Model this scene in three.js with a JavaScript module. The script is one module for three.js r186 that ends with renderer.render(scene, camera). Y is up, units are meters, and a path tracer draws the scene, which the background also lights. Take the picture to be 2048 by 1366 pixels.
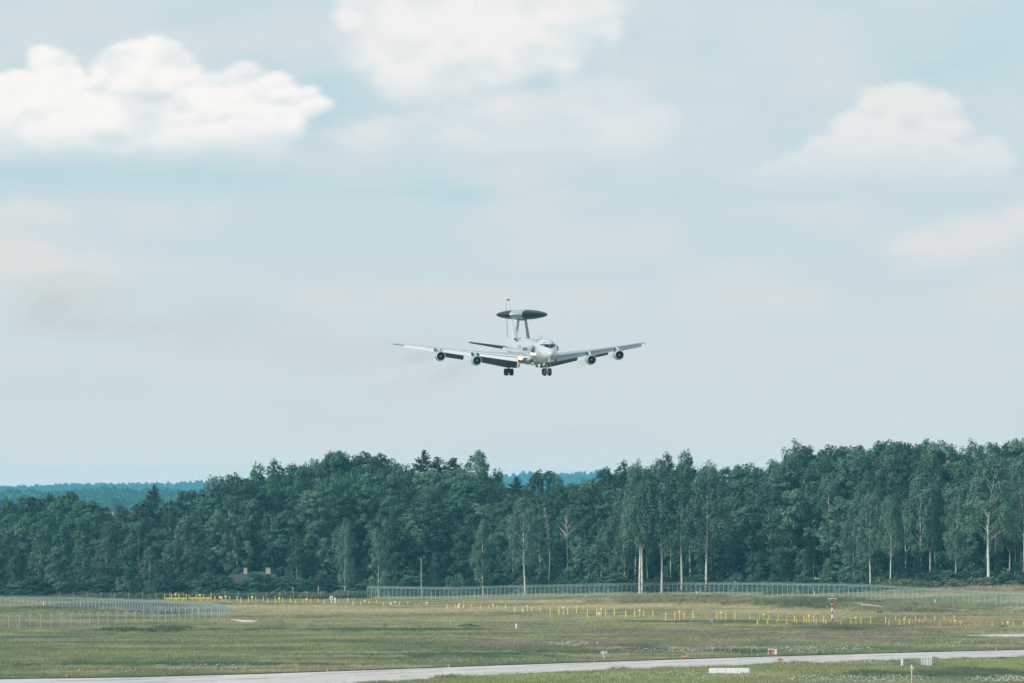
import * as THREE from 'three';
import { mergeGeometries } from 'three/addons/utils/BufferGeometryUtils.js';
import { RoundedBoxGeometry } from 'three/addons/geometries/RoundedBoxGeometry.js';
import { FontLoader } from 'three/addons/loaders/FontLoader.js';
import { TextGeometry } from 'three/addons/geometries/TextGeometry.js';

// ---------- camera, sky, sun, exposure ----------
const scene = new THREE.Scene();
const EYE = 25, FOCAL = 9000, PITCH = Math.atan(297 / FOCAL);          // long lens from a 25 m high terrace
const camera = new THREE.PerspectiveCamera(2 * Math.atan(683 / FOCAL) * 180 / Math.PI, 2048 / 1366, 1, 20000);
camera.position.set(0, EYE, 0);
camera.rotation.x = PITCH;
scene.add(camera);
const renderer = new THREE.WebGLRenderer();
renderer.toneMapping = THREE.LinearToneMapping;
renderer.toneMappingExposure = 1;
renderer.shadowMap.enabled = true;
const sun = new THREE.DirectionalLight(new THREE.Color(1, 0.94, 0.85), 4.4);
sun.position.set(-700, 620, -560);
sun.target.position.set(0, 0, -900);
sun.castShadow = true; sun.shadow.radius = 12;
Object.assign(sun.shadow.camera, { left: -500, right: 500, top: 500, bottom: -500, near: 1, far: 3000 });
scene.add(sun, sun.target);
scene.fog = new THREE.FogExp2(new THREE.Color().setRGB(0.2, 0.74, 1.0), 0.00009);

// ---------- numbers ----------
function rng(seed) { let s = seed >>> 0; return () => { s = (s + 0x6D2B79F5) >>> 0; let t = Math.imul(s ^ (s >>> 15), 1 | s); t = (t + Math.imul(t ^ (t >>> 7), 61 | t)) ^ t; return ((t ^ (t >>> 14)) >>> 0) / 4294967296; }; }
const hash2 = (x, y) => { let h = Math.imul(x, 374761393) + Math.imul(y, 668265263); h = Math.imul(h ^ (h >>> 13), 1274126177); return ((h ^ (h >>> 16)) >>> 0) / 4294967296; };
function noise(x, y) { const a = Math.floor(x), b = Math.floor(y); let u = x - a, v = y - b; u = u * u * (3 - 2 * u); v = v * v * (3 - 2 * v); const p = hash2(a, b), q = hash2(a + 1, b), r = hash2(a, b + 1), s = hash2(a + 1, b + 1); return p + (q - p) * u + (r - p) * v + (p - q - r + s) * u * v; }
function fbm(x, y, n = 4) { let s = 0, a = 0.5, t = 0; for (let i = 0; i < n; i++) { s += a * noise(x, y); t += a; x = x * 2.03 + 17.1; y = y * 2.03 + 9.7; a *= 0.5; } return s / t; }
const smooth = (x, a, b) => { const t = Math.min(1, Math.max(0, (x - a) / (b - a))); return t * t * (3 - 2 * t); };
const lerp = (a, b, t) => a + (b - a) * t, clamp = (x, a, b) => Math.min(b, Math.max(a, x));
const mix3 = (a, b, t) => [lerp(a[0], b[0], t), lerp(a[1], b[1], t), lerp(a[2], b[2], t)];
const lin = (r, g, b) => { const c = new THREE.Color().setRGB(r / 255, g / 255, b / 255, THREE.SRGBColorSpace); return [c.r, c.g, c.b]; };
const along = (pts, x) => { if (x <= pts[0][0]) return pts[0][1]; for (let i = 1; i < pts.length; i++) if (x <= pts[i][0]) return lerp(pts[i - 1][1], pts[i][1], (x - pts[i - 1][0]) / (pts[i][0] - pts[i - 1][0])); return pts[pts.length - 1][1]; };

// ---------- the sky: hazy air with cumulus, the same kind of cloud all round ----------
{
  const W = 4096, H = 4096, data = new Float32Array(W * H * 4);
  const SIG = 0.00009, air0 = (el) => { // el in degrees
    const k = [[0, lin(211, 218, 219)], [0.7, lin(209, 219, 220)], [1.6, lin(208, 219, 221)], [3, lin(202, 219, 224)], [5, lin(197, 218, 225)], [8, lin(194, 216, 225)], [30, lin(186, 208, 222)], [90, lin(172, 198, 218)]];
    for (let i = 1; i < k.length; i++) if (el <= k[i][0]) return mix3(k[i - 1][1], k[i][1], clamp((el - k[i - 1][0]) / (k[i][0] - k[i - 1][0]), 0, 1));
    return k[7][1];
  };
  // low sky colour brightened and warmed to offset what the ground haze absorbs
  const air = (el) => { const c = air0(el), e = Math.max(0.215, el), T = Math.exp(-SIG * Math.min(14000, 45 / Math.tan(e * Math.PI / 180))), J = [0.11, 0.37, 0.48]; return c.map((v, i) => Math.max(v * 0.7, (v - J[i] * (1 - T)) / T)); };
  // cumulus: lumps [x, y, half width, half height] in picture units of 1/9000 radian, edge softness, brightness
  const CL = [
    { s: 0.10, c: lin(255, 251, 247), base: 362, fade: 125, b: [[92, 172, 46, 56], [30, 225, 60, 56], [-60, 215, 90, 60], [285, 165, 95, 70], [310, 118, 50, 34], [250, 130, 44, 36], [415, 205, 110, 66], [505, 182, 62, 40], [556, 198, 62, 36], [604, 218, 40, 22], [200, 255, 200, 84], [390, 272, 180, 66], [90, 270, 150, 74], [500, 260, 90, 50], [250, 300, 260, 40]] },
    { s: 0.35, c: lin(247, 244, 241), base: 265, fade: 140, b: [[830, 70, 145, 100], [1000, 40, 200, 100], [1120, 70, 105, 70], [865, 155, 105, 58], [730, 5, 40, 44], [980, 115, 140, 60], [960, -70, 260, 90]] },
    { s: 0.42, c: lin(233, 234, 234), base: 370, fade: 150, b: [[960, 258, 120, 46], [1090, 240, 150, 58], [1200, 220, 110, 70], [1060, 290, 190, 46], [770, 275, 120, 36], [1260, 260, 90, 60]] },
    { s: 0.2, c: lin(237, 236, 235), base: 415, fade: 170, b: [[1812, 232, 72, 56], [1785, 285, 110, 56], [1725, 310, 115, 46], [1605, 332, 66, 16], [1855, 320, 145, 66], [1968, 354, 62, 32], [1700, 355, 190, 44], [1900, 360, 130, 46]] },
    { s: 0.5, c: lin(231, 229, 228), base: 570, fade: 90, b: [[1885, 505, 95, 40], [1960, 470, 80, 40], [2060, 450, 60, 30], [1830, 530, 50, 26]] },
    { s: 0.5, c: lin(229, 227, 226), base: 490, fade: 70, b: [[55, 445, 100, 34], [-20, 450, 90, 30]] },
    { s: 0.4, c: lin(229, 227, 225), base: 660, fade: 150, b: [[40, 540, 70, 50], [90, 570, 90, 50], [-10, 515, 60, 40], [185, 545, 32, 34], [60, 610, 130, 40]] },
    { s: 0.6, c: lin(225, 224, 223), base: 690, fade: 110, b: [[640, 600, 75, 24], [700, 620, 110, 24], [830, 590, 95, 22], [960, 610, 110, 34]] },
    { s: 0.6, c: lin(224, 225, 224), base: 700, fade: 120, b: [[1380, 605, 60, 26], [1470, 620, 130, 44], [1600, 610, 70, 40], [1960, 615, 80, 34], [2050, 600, 80, 40], [1180, 610, 110, 40]] },
    { s: 0.9, c: lin(212, 224, 229), base: 470, fade: 120, b: [[1400, 250, 190, 110], [1290, 300, 170, 70], [1480, 60, 330, 80], [700, 330, 200, 40], [1990, 250, 140, 90], [150, 20, 260, 60], [560, 60, 190, 60], [1420, 420, 150, 20], [760, 425, 110, 22]] },
  ];
  { // small billows round the upper rim of the crisp clouds
    const r = rng(61); for (const k of CL) { if (k.s > 0.4) continue; const add = []; for (const [x, y, a, b] of k.b) for (let i = 0; i < 7; i++) { const t = Math.PI * (1.02 + 0.96 * r()), q = (0.2 + 0.24 * r()) * Math.min(a, b) + 7; add.push([x + Math.cos(t) * a * 0.88, y + Math.sin(t) * b * 0.88, q * 1.15, q]); } k.b.push(...add); }
  }
  const teal = lin(180, 213, 221);
  const GAP = [[480, 352, 420, 30], [60, 350, 130, 26], [1240, 110, 55, 55], [1050, 185, 90, 22], [1400, 345, 90, 60], [1620, 250, 150, 60], [1900, 130, 140, 80], [1000, 385, 380, 26], [235, 8, 50, 10], [640, 210, 60, 90]];
  function sky(az, el) { // degrees, az 0 towards the view
    const px = 1024 + az * Math.PI / 180 * 9000, py = 980 - Math.tan(el * Math.PI / 180) * 9000;
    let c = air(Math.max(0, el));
    const near = smooth(Math.abs(az), 10, 7.6) * smooth(el, 9, 7);
    const t = Math.PI * az / 180, R = 90 / Math.max(6, el + 9);  // wrapped cloud plane for the rest of the sky
    const gx = Math.sin(t) * R * 3 + 40, gy = Math.cos(t) * R * 3 + 40;
    const soft = fbm(px / 210, py / 70, 4);
    if (near > 0) {
      for (const [gx0, gy0, a, b] of GAP) { const r = ((px - gx0) / a) ** 2 + ((py - gy0) / b) ** 2; if (r < 6) c = mix3(c, teal, near * 0.5 * Math.exp(-r * 1.2)); }
      c = mix3(c, lin(218, 225, 227), near * 0.8 * smooth(soft, 0.42, 0.75) * smooth(py, 960, 700));
      const wob = fbm(px / 60, py / 44, 4) - 0.5, wob2 = fbm(px / 30 + 50, py / 18, 3) - 0.5, qx = px + 46 * (fbm(px / 90 + 3, py / 70, 3) - 0.5), qy = py + 34 * (fbm(px / 80 + 33, py / 60 + 8, 3) - 0.5);
      for (const k of CL.slice().reverse()) {
        let v = -9, sw = 1e-9, ss = 0;
        for (const [x, y, a, b] of k.b) { const dx = (qx - x) / a, dy = (qy - y) / b, f = 1 - Math.sqrt(dx * dx + dy * dy); if (f < -1.5) continue; if (f > v) v = f; const w = Math.exp(7 * f); sw += w; ss += w * (0.45 * dx + 0.9 * dy); } // how far each billow turns from the sun
        if (v < -1.2) continue;
        const al = smooth(v + wob * 0.45 + wob2 * 0.4, -k.s, k.s) * smooth(py, k.base, k.base - k.fade);
        if (al > 0) c = mix3(c, mix3(k.c, lin(212, 223, 229), clamp((k.s > 0.3 ? 0.3 : 0.75) * smooth(ss / sw, -0.25, 0.75) + (k.s > 0.3 ? 0.35 : 0.5) * smooth(fbm(px / 70 + 9, py / 40, 4), 0.46, 0.7) - 0.12, 0, 0.85)), near * al * (k.s > 0.45 && k.s < 0.8 ? 0.8 + 0.2 * soft : k.s > 0.2 ? 0.52 + 0.46 * smooth(fbm(px / 90 + 5, py / 48 + 2, 5), 0.32, 0.6) : 0.97));
      }
    }
    if (near < 1 && el > -1) {
      const f = fbm(gx * 1.1, gy * 1.1, 5), cum = smooth(f, 0.5, 0.62) * 0.85;
      c = mix3(c, mix3(lin(246, 244, 241), lin(214, 221, 225), smooth(fbm(gx * 2 + 7, gy * 2, 3), 0.4, 0.7)), (1 - near) * cum);
    }
    return c;
  }
  const put = (i, c) => { data[i] = c[0]; data[i + 1] = c[1]; data[i + 2] = c[2]; data[i + 3] = 1; };
  const S = 8, cw = W / S, ch = H / S, coarse = [];
  const dirOf = (x, y) => { // equirect: u = atan2(z, x) / 2pi + 0.5, v from the nadir
    const el = (y / H - 0.5) * 180, ang = (x / W - 0.5) * 360; // atan2(z,x); the view (-z) is at -90
    let az = ang + 90; if (az > 180) az -= 360; return [az, el];
  };
  for (let y = 0; y <= ch; y++) for (let x = 0; x < cw; x++) coarse.push(sky(...dirOf(x * S + 0.5, y * S + 0.5)));
  for (let y = 0; y < H; y++) for (let x = 0; x < W; x++) {
    const [az, el] = dirOf(x + 0.5, y + 0.5), o = (y * W + x) * 4;
    if (Math.abs(az) < 10.5 && el > -0.5 && el < 9.5) { put(o, sky(az, el)); continue; }
    const X = x / S, Y = y / S, a = Math.floor(X), b = Math.floor(Y), u = X - a, v = Y - b, i = b * cw + a, j = b * cw + (a + 1) % cw;
    put(o, mix3(mix3(coarse[i], coarse[j], u), mix3(coarse[i + cw], coarse[j + cw], u), v));
  }
  const t = new THREE.DataTexture(data, W, H, THREE.RGBAFormat, THREE.FloatType);
  t.mapping = THREE.EquirectangularReflectionMapping; t.magFilter = THREE.LinearFilter; t.needsUpdate = true;
  scene.background = t; scene.environment = t;
}
console.log('sky');

// ---------- naming and placing ----------
const taken = {};
function numbered(n) { taken[n] = (taken[n] ?? -1) + 1; return taken[n] ? n + '_' + String(taken[n]).padStart(3, '0') : n; }
function tag(o, label, category, group, kind) { o.userData.label = label; if (category) o.userData.category = category; if (group) o.userData.group = group; if (kind) o.userData.kind = kind; return o; }
function thing(name, label, category, p, group) { const g = new THREE.Group(); g.name = numbered(name); g.position.copy(p); scene.add(g); return tag(g, label, category, group); }
function part(name, geo, m, parent) { const o = new THREE.Mesh(geo, m); o.name = name; o.castShadow = o.receiveShadow = true; parent.add(o); return o; }
function struct(name, geo, m, label) { const o = part(numbered(name), geo, m, scene); o.userData.kind = 'structure'; if (label) o.userData.label = label; return o; }
const rgb = (r, g, b) => new THREE.Color().setRGB(r, g, b);
const M = (c, roughness = 0.8, o = {}) => new THREE.MeshStandardMaterial({ color: rgb(...c), roughness, ...o });
const V = (x, y, z) => new THREE.Vector3(x, y, z);
const ordinal = (n) => n + (n % 100 > 10 && n % 100 < 14 ? 'th' : ['th', 'st', 'nd', 'rd'][n % 10] ?? 'th');
const cp = Math.cos(PITCH), sp = Math.sin(PITCH);
const ray = (px, py) => { const x = (px - 1024) / FOCAL, y = (683 - py) / FOCAL; return V(x, y * cp + sp, -cp + y * sp); };
const at = (px, py, d) => { const r = ray(px, py); return V(r.x / -r.z * d, EYE + r.y / -r.z * d, -d); };
function box(w, h, d, x = 0, y = 0, z = 0) { const g = new THREE.BoxGeometry(w, h, d); g.translate(x, y, z); return g; }
function cyl(r0, r1, h, x = 0, y = 0, z = 0, n = 10) { const g = new THREE.CylinderGeometry(r1, r0, h, n); g.translate(x, y + h / 2, z); return g; }
function bar(a, b, r, n = 6, r2 = r) { const d = b.clone().sub(a), g = new THREE.CylinderGeometry(r2, r, d.length(), n); g.translate(0, d.length() / 2, 0); g.applyQuaternion(new THREE.Quaternion().setFromUnitVectors(V(0, 1, 0), d.normalize())); g.translate(a.x, a.y, a.z); return g; }
function merge(list) { return mergeGeometries(list.map((g) => { const h = g.index ? g.toNonIndexed() : g; for (const k of Object.keys(h.attributes)) if (!['position', 'normal', 'uv'].includes(k)) h.deleteAttribute(k); return h; })); }
function mesh(pos, idx, uv) { const g = new THREE.BufferGeometry(); g.setAttribute('position', new THREE.Float32BufferAttribute(pos, 3)); if (uv) g.setAttribute('uv', new THREE.Float32BufferAttribute(uv, 2)); if (idx) g.setIndex(idx); g.computeVertexNormals(); return g; }

// ---------- the ground ----------
const HC = [ // x, distance, height
  ...[-160, -80, 0, 80, 160].flatMap((x) => [500, 600, 700, 800].map((d) => [x, d, 0])),
  [-160, 880, 0], [-80, 880, 0], [0, 880, 0], [70, 860, 0], [160, 860, 0], [-140, 980, -0.4], [-80, 980, -0.2], [0, 960, -0.2], [40, 960, 0.6], [60, 965, 0.9], [80, 940, 0.4], [110, 920, -0.4], [160, 920, -0.7],
  [-160, 1100, -1.6], [-100, 1100, -1.8], [-40, 1100, -2], [-10, 1080, -1.1], [30, 1040, 0.2], [60, 1020, 1.4], [90, 1000, 2.6], [120, 990, 4.1], [170, 990, 4.3],
  [-160, 1200, -2], [-80, 1200, -2], [0, 1200, -1.4], [60, 1120, 1.4], [120, 1090, 4.4], [180, 1100, 4.6], [0, 1400, -2], [150, 1400, 3], [-150, 1400, -2], [300, 1200, 3], [-300, 1200, -2], [300, 800, 0], [-300, 800, 0]];
function height(x, z) {
  const d = -z; if (d < 700) return 0;
  let s = 1e-5, t = 0;
  for (const [a, b, h] of HC) { const r = ((a - x) ** 2 + (b - d) ** 2) / 1500; if (r < 12) { const w = Math.exp(-r); s += w; t += w * h; } }
  return (t / s + 0.25 * (noise(x / 16, z / 30) - 0.5) * smooth(d, 780, 860)) * smooth(d, 700, 820);
}
function ground(px, py) { // where the line of sight through this point of the view meets the ground
  const r = ray(px, py); let a = 400, b = 400;
  const gap = (d) => EYE + r.y / -r.z * d - height(r.x / -r.z * d, -d);
  while (b < 1500 && gap(b) > 0) { a = b; b += 4; }
  for (let i = 0; i < 16; i++) { const m = (a + b) / 2; if (gap(m) > 0) a = m; else b = m; }
  const x = r.x / -r.z * b; return V(x, height(x, -b), -b);
}
const stand = (px, d) => { const x = (px - 1024) / FOCAL * d; return V(x, height(x, -d), -d); };

// grass kinds: patches of other plants [x, y, half width, half height in view units, colour, height of growth]
const GREEN = [0.17, 0.2, 0.105], STRAW = [0.42, 0.37, 0.23], FRESH = [0.235, 0.265, 0.11], DEEP = [0.085, 0.13, 0.07], HEATH = [0.245, 0.2, 0.16], OLIVE = [0.2, 0.205, 0.115];
const PATCH = [
  [1250, 1356, 420, 16, FRESH, 0], [1560, 1340, 300, 9, FRESH, 0], [2000, 1326, 160, 8, FRESH, 0], [1960, 1345, 120, 8, DEEP, 0.25], [1760, 1348, 70, 5, DEEP, 0.2], [1700, 1366, 260, 5, [0.24, 0.25, 0.16], 0.1],
  [1000, 1310, 260, 7, DEEP, 0], [420, 1330, 360, 5, DEEP, 0], [300, 1306, 260, 4, FRESH, 0], [700, 1340, 300, 3, HEATH, 0.1], [250, 1342, 200, 4, OLIVE, 0.1],
  [1180, 1288, 110, 6, HEATH, 0.25], [1290, 1296, 60, 7, [0.14, 0.125, 0.09], 0.3], [1420, 1292, 80, 5, HEATH, 0.2], [900, 1278, 130, 8, OLIVE, 0.2], [1010, 1286, 90, 7, HEATH, 0.2], [1350, 1270, 260, 6, [0.23, 0.2, 0.14], 0.15], [1680, 1280, 200, 6, HEATH, 0.1],
  [1480, 1305, 90, 4, DEEP, 0.15], [1960, 1284, 110, 5, OLIVE, 0.2], [1720, 1262, 260, 5, [0.22, 0.19, 0.135], 0.2],
  [1260, 1250, 90, 5, FRESH, 0], [1480, 1250, 120, 3, FRESH, 0], [1900, 1247, 110, 6, [0.36, 0.28, 0.17], 0.5], [1830, 1238, 90, 6, OLIVE, 0.25],
  [1250, 1213, 340, 4, STRAW, 0], [1100, 1204, 200, 2.5, STRAW, 0], [760, 1222, 330, 4, STRAW, 0], [560, 1215, 200, 4, STRAW, 0], [900, 1232, 160, 3, [0.22, 0.22, 0.12], 0], [1560, 1224, 170, 4, STRAW, 0],
  [1330, 1200, 120, 6, OLIVE, 0.7], [1590, 1206, 130, 8, DEEP, 0.7], [1800, 1216, 120, 6, OLIVE, 0.6], [1900, 1212, 200, 10, OLIVE, 0.3], [1480, 1203, 160, 5, OLIVE, 0.5],
  [60, 1250, 90, 5, HEATH, 0.1], [100, 1222, 180, 6, [0.16, 0.21, 0.08], 0], [330, 1256, 60, 3, DEEP, 0.3], [250, 1212, 160, 6, [0.13, 0.125, 0.125], 0.2], [340, 1224, 110, 6, [0.12, 0.12, 0.12], 0.2],
  [230, 1262, 50, 1.5, DEEP, 0.5], [330, 1263, 30, 1.5, DEEP, 0.5], [700, 1260, 260, 2, DEEP, 0.15],
  [1900, 1178, 180, 9, [0.26, 0.225, 0.165], 0.4], [1850, 1170, 110, 5, [0.23, 0.21, 0.13], 0.5],
].map(([px, py, a, b, c, h]) => { const p = ground(px, py), l = ground(px - a, py), u = ground(px, py - b), w = ground(px, py + b); return { x: p.x, z: p.z, a: Math.abs(p.x - l.x) + 0.1, b: Math.abs(u.z - w.z) / 2 + 0.5, c, h }; });
function grassAt(x, z) {
  const streak = fbm(x / 19 + z / 90, z / 9, 5), fine = fbm(x / 3.5, z / 5 + 40, 4);
  const d = -z;
  let c = mix3(GREEN, mix3(OLIVE, STRAW, 0.55), smooth(d, 740, 880) * 0.8), h = 0;
  c = mix3(c, STRAW, 0.45 * smooth(streak, 0.5, 0.72)); c = mix3(c, DEEP, 0.55 * smooth(streak, 0.47, 0.28));
  const mow = noise(x / 90 + 2, (z + 0.16 * x) / 5.2); c = mix3(c, mow > 0.5 ? STRAW : DEEP, Math.abs(mow - 0.5) * 0.55 * smooth(d, 770, 840));
  c = mix3(c, FRESH, 0.5 * smooth(fbm(x / 40 + 9, z / 40, 3), 0.52, 0.7) * smooth(d, 860, 700));
  const warp = (fine - 0.5) * 1.3 + (streak - 0.5) * 1.3;
  for (const p of PATCH) { const r = Math.sqrt(((x - p.x) / p.a) ** 2 + ((z - p.z) / p.b) ** 2) + warp; const w = smooth(r, 1.15, 0.55); if (w > 0) { c = mix3(c, p.c, 0.92 * w); h = Math.max(h, p.h * w); } }
  const k = 0.68 + 0.64 * fine;
  return [c[0] * k, c[1] * k, c[2] * k, h];
}
// taxiway edges, from its far and near rim
const TX = [[-260, 1362, 1396], [0, 1359.2, 1391], [260, 1355.6, 1386], [520, 1348.6, 1378], [760, 1340.2, 1365], [1000, 1331.4, 1349.4], [1260, 1322.6, 1339], [1520, 1314.4, 1329.8], [1790, 1306.6, 1321.4], [2048, 1300, 1314.4], [2300, 1294.5, 1308]].map(([x, a, b]) => [ground(x, a), ground(x, b)]);
const taxiPoint = (s, f) => { const i = Math.min(TX.length - 2, Math.floor(s)), t = s - i; return TX[i][0].clone().lerp(TX[i + 1][0], t).lerp(TX[i][1].clone().lerp(TX[i + 1][1], t), f); };
const taxiPoly = [...TX.map((p) => [p[0].x, p[0].z]), ...TX.slice().reverse().map((p) => [p[1].x, p[1].z])];
const bare = []; // polygons free of grass: [[x, z], ...]
const inside = (poly, x, z) => { let s = false; for (let i = 0, j = poly.length - 1; i < poly.length; j = i++) { const [a, b] = poly[i], [c, d] = poly[j]; if ((b > z) !== (d > z) && x < (c - a) * (z - b) / (d - b) + a) s = !s; } return s; };
{
  const grade = (list) => { const o = []; for (const [a, b, s] of list) for (let v = a; v < b; v += s) o.push(v); o.push(list[list.length - 1][1]); return o; };
  const xs = grade([[-3600, -400, 400], [-400, -180, 40], [-180, 180, 3], [180, 400, 40], [400, 3600, 400]]), ds = grade([[-400, 500, 100], [500, 1240, 3.5], [1240, 1600, 40], [1600, 13600, 600]]);
  const pos = [], col = [], uv = [], idx = [];
  for (const d of ds) for (const x of xs) { const c = grassAt(x, -d); pos.push(x, height(x, -d), -d); col.push(c[0] * 0.9, c[1] * 0.9, c[2] * 0.9); uv.push(x / 6, d / 6); }
  for (let j = 0; j + 1 < ds.length; j++) for (let i = 0; i + 1 < xs.length; i++) { const a = j * xs.length + i, b = a + xs.length; idx.push(a, a + 1, b, a + 1, b + 1, b); }
  const g = mesh(pos, idx, uv); g.setAttribute('color', new THREE.Float32BufferAttribute(col, 3));
  const N = 256, px = new Uint8Array(N * N * 4), r = rng(5);
  for (let i = 0; i < N * N; i++) { const v = 190 + 60 * r() - 40 * noise((i % N) / 9, Math.floor(i / N) / 9); px[i * 4] = v; px[i * 4 + 1] = v; px[i * 4 + 2] = v * 0.95; px[i * 4 + 3] = 255; }
  const t = new THREE.DataTexture(px, N, N); t.wrapS = t.wrapT = THREE.RepeatWrapping; t.magFilter = THREE.LinearFilter; t.needsUpdate = true;
  struct('ground', g, new THREE.MeshStandardMaterial({ vertexColors: true, map: t, roughness: 1 }), 'open airfield grassland reaching to the forest');
}
// strips that lie on the ground
function ribbon(pts, lift = 0.03, step = 6) { // pts: [Vector3 left, Vector3 right] pairs
  const pos = [], idx = [], uv = []; let run = 0, n = 0;
  for (let k = 0; k + 1 < pts.length; k++) { const len = pts[k][0].distanceTo(pts[k + 1][0]), m = Math.max(1, Math.ceil(len / step));
    for (let i = 0; i <= m; i++) { if (k && !i) continue; const t = i / m, l = pts[k][0].clone().lerp(pts[k + 1][0], t), r = pts[k][1].clone().lerp(pts[k + 1][1], t);
      for (let s = 0; s <= 3; s++) { const p = l.clone().lerp(r, s / 3); pos.push(p.x, height(p.x, p.z) + lift, p.z); uv.push(s / 3, (run + t * len) / 40); } n++; } run += len; }
  for (let j = 0; j + 1 < n; j++) for (let i = 0; i < 3; i++) { const a = j * 4 + i; idx.push(a, a + 1, a + 4, a + 1, a + 5, a + 4); }
  return mesh(pos, idx, uv);
}
{
  const N = 512, px = new Uint8Array(N * N * 4), r = rng(8);
  for (let y = 0; y < N; y++) for (let x = 0; x < N; x++) { // worn lanes and sealed seams along the strip
    let v = 176 + 14 * (noise(x / 22, y / 200) - 0.5) + 18 * (r() - 0.5) + 16 * (fbm(x / 40, y / 40, 4) - 0.5);
    const lane = x / N; v += 12 * (noise(lane * 9, 3) - 0.5);
    for (const s of [0.17, 0.33, 0.5, 0.67, 0.83]) if (Math.abs(lane - s) < 0.004) v -= 34; if (y % 102 < 1) v -= 12;
    const pat = hash2(Math.floor(lane * 6), Math.floor(y / 102)); v += 8 * (pat - 0.5); if (fbm(x / 30 + 40, y / 90, 4) > 0.64) v -= 20;
    let o = (y * N + x) * 4; px[o] = v; px[o + 1] = v * 0.985; px[o + 2] = v * 0.965; px[o + 3] = 255;
  }
  const t = new THREE.DataTexture(px, N, N); t.wrapS = t.wrapT = THREE.RepeatWrapping; t.magFilter = THREE.LinearFilter; t.colorSpace = THREE.SRGBColorSpace; t.needsUpdate = true;
  const conc = new THREE.MeshStandardMaterial({ map: t, roughness: 0.9 });
  const tx = struct('taxiway', ribbon(TX, 0.04), conc, 'pale concrete taxiway crossing the foreground');
  const line = (s0, s1, f0, f1) => { const o = []; for (let i = 0; i <= 24; i++) { const s = lerp(s0, s1, i / 24), f = lerp(f0, f1, i / 24); o.push([taxiPoint(s, f), taxiPoint(s, f + 0.009)]); } return ribbon(o, 0.046); };
  const ym = M([0.62, 0.5, 0.22], 0.9);
  part('center_line', merge([line(0, 6.4, 0.5, 0.5), line(7.4, 9.9, 0.5, 0.5)]), ym, tx);
  part('curved_line', line(6.4, 7.2, 0.5, 0.86), ym, tx);
  // low step coloured dark for the shaded face of the turf, far rim
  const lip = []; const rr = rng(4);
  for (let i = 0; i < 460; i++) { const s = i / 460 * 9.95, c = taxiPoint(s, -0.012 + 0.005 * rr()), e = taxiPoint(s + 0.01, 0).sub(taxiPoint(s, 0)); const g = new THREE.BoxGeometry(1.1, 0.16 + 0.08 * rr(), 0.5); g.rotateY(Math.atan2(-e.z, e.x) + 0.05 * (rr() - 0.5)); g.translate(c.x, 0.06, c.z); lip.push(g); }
  const lipO = struct('turf_edge_shade', merge(lip), M([0.085, 0.09, 0.06], 1), 'low step painted dark as the shaded turf face along the taxiway');
  // other bare ground
  const strip = (name, L, R, m, label) => { const l = L.map(([x, y]) => ground(x, y)), r = R.map(([x, y]) => ground(x, y)); bare.push([...l, ...r.slice().reverse()].map((p) => [p.x, p.z])); return struct(name, ribbon(l.map((p, i) => [p, r[i]]), 0.05, 3), m, label); };
  const grit = (c, seed) => { const N = 128, px = new Uint8Array(N * N * 4), r = rng(seed); for (let i = 0; i < N * N; i++) { const v = 1 - 0.3 * r() - 0.3 * fbm((i % N) / 12, i / N / 12, 3); for (let k = 0; k < 3; k++) px[i * 4 + k] = 255 * clamp(c[k] * v * 1.25, 0, 1); px[i * 4 + 3] = 255; } const t = new THREE.DataTexture(px, N, N); t.wrapS = t.wrapT = THREE.RepeatWrapping; t.magFilter = THREE.LinearFilter; t.needsUpdate = true; return new THREE.MeshStandardMaterial({ map: t, roughness: 1 }); };
  strip('side_taxiway', [[1925, 1271], [1980, 1269.5], [2150, 1266]], [[1930, 1272.4], [1985, 1274.5], [2150, 1277]], conc, 'pale strip of pavement at the right edge');
  strip('dirt_path', [[458, 1239], [480, 1240], [505, 1241.2]], [[468, 1242], [484, 1245.5], [522, 1244]], grit([0.62, 0.58, 0.5], 3), 'patch of pale bare soil by the fence corner');
  strip('gravel_track', [[1672, 1203.5], [1700, 1206], [1735, 1209], [1775, 1213.4]], [[1690, 1206.3], [1712, 1209.2], [1740, 1212.4], [1770, 1214.6]], grit([0.5, 0.46, 0.38], 4), 'short pale gravel track below the fence');
  strip('gutter_path', [[-60, 1278.4], [120, 1277.4], [520, 1269.4], [760, 1264.4]], [[-60, 1279.6], [120, 1278.6], [520, 1270.1], [760, 1265]], grit([0.42, 0.41, 0.36], 6), 'narrow pale concrete gutter crossing the grass');
  strip('concrete_slab', [[1620, 1240.5], [1680, 1240.8]], [[1620, 1242], [1680, 1242]], grit([0.5, 0.48, 0.42], 7), 'concrete footing of the red and white mast');
  strip('concrete_pad', [[1300, 1246.8], [1402, 1245.6]], [[1300, 1248], [1402, 1247]], grit([0.45, 0.43, 0.36], 9), 'narrow concrete strip in the grass');
}
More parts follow.
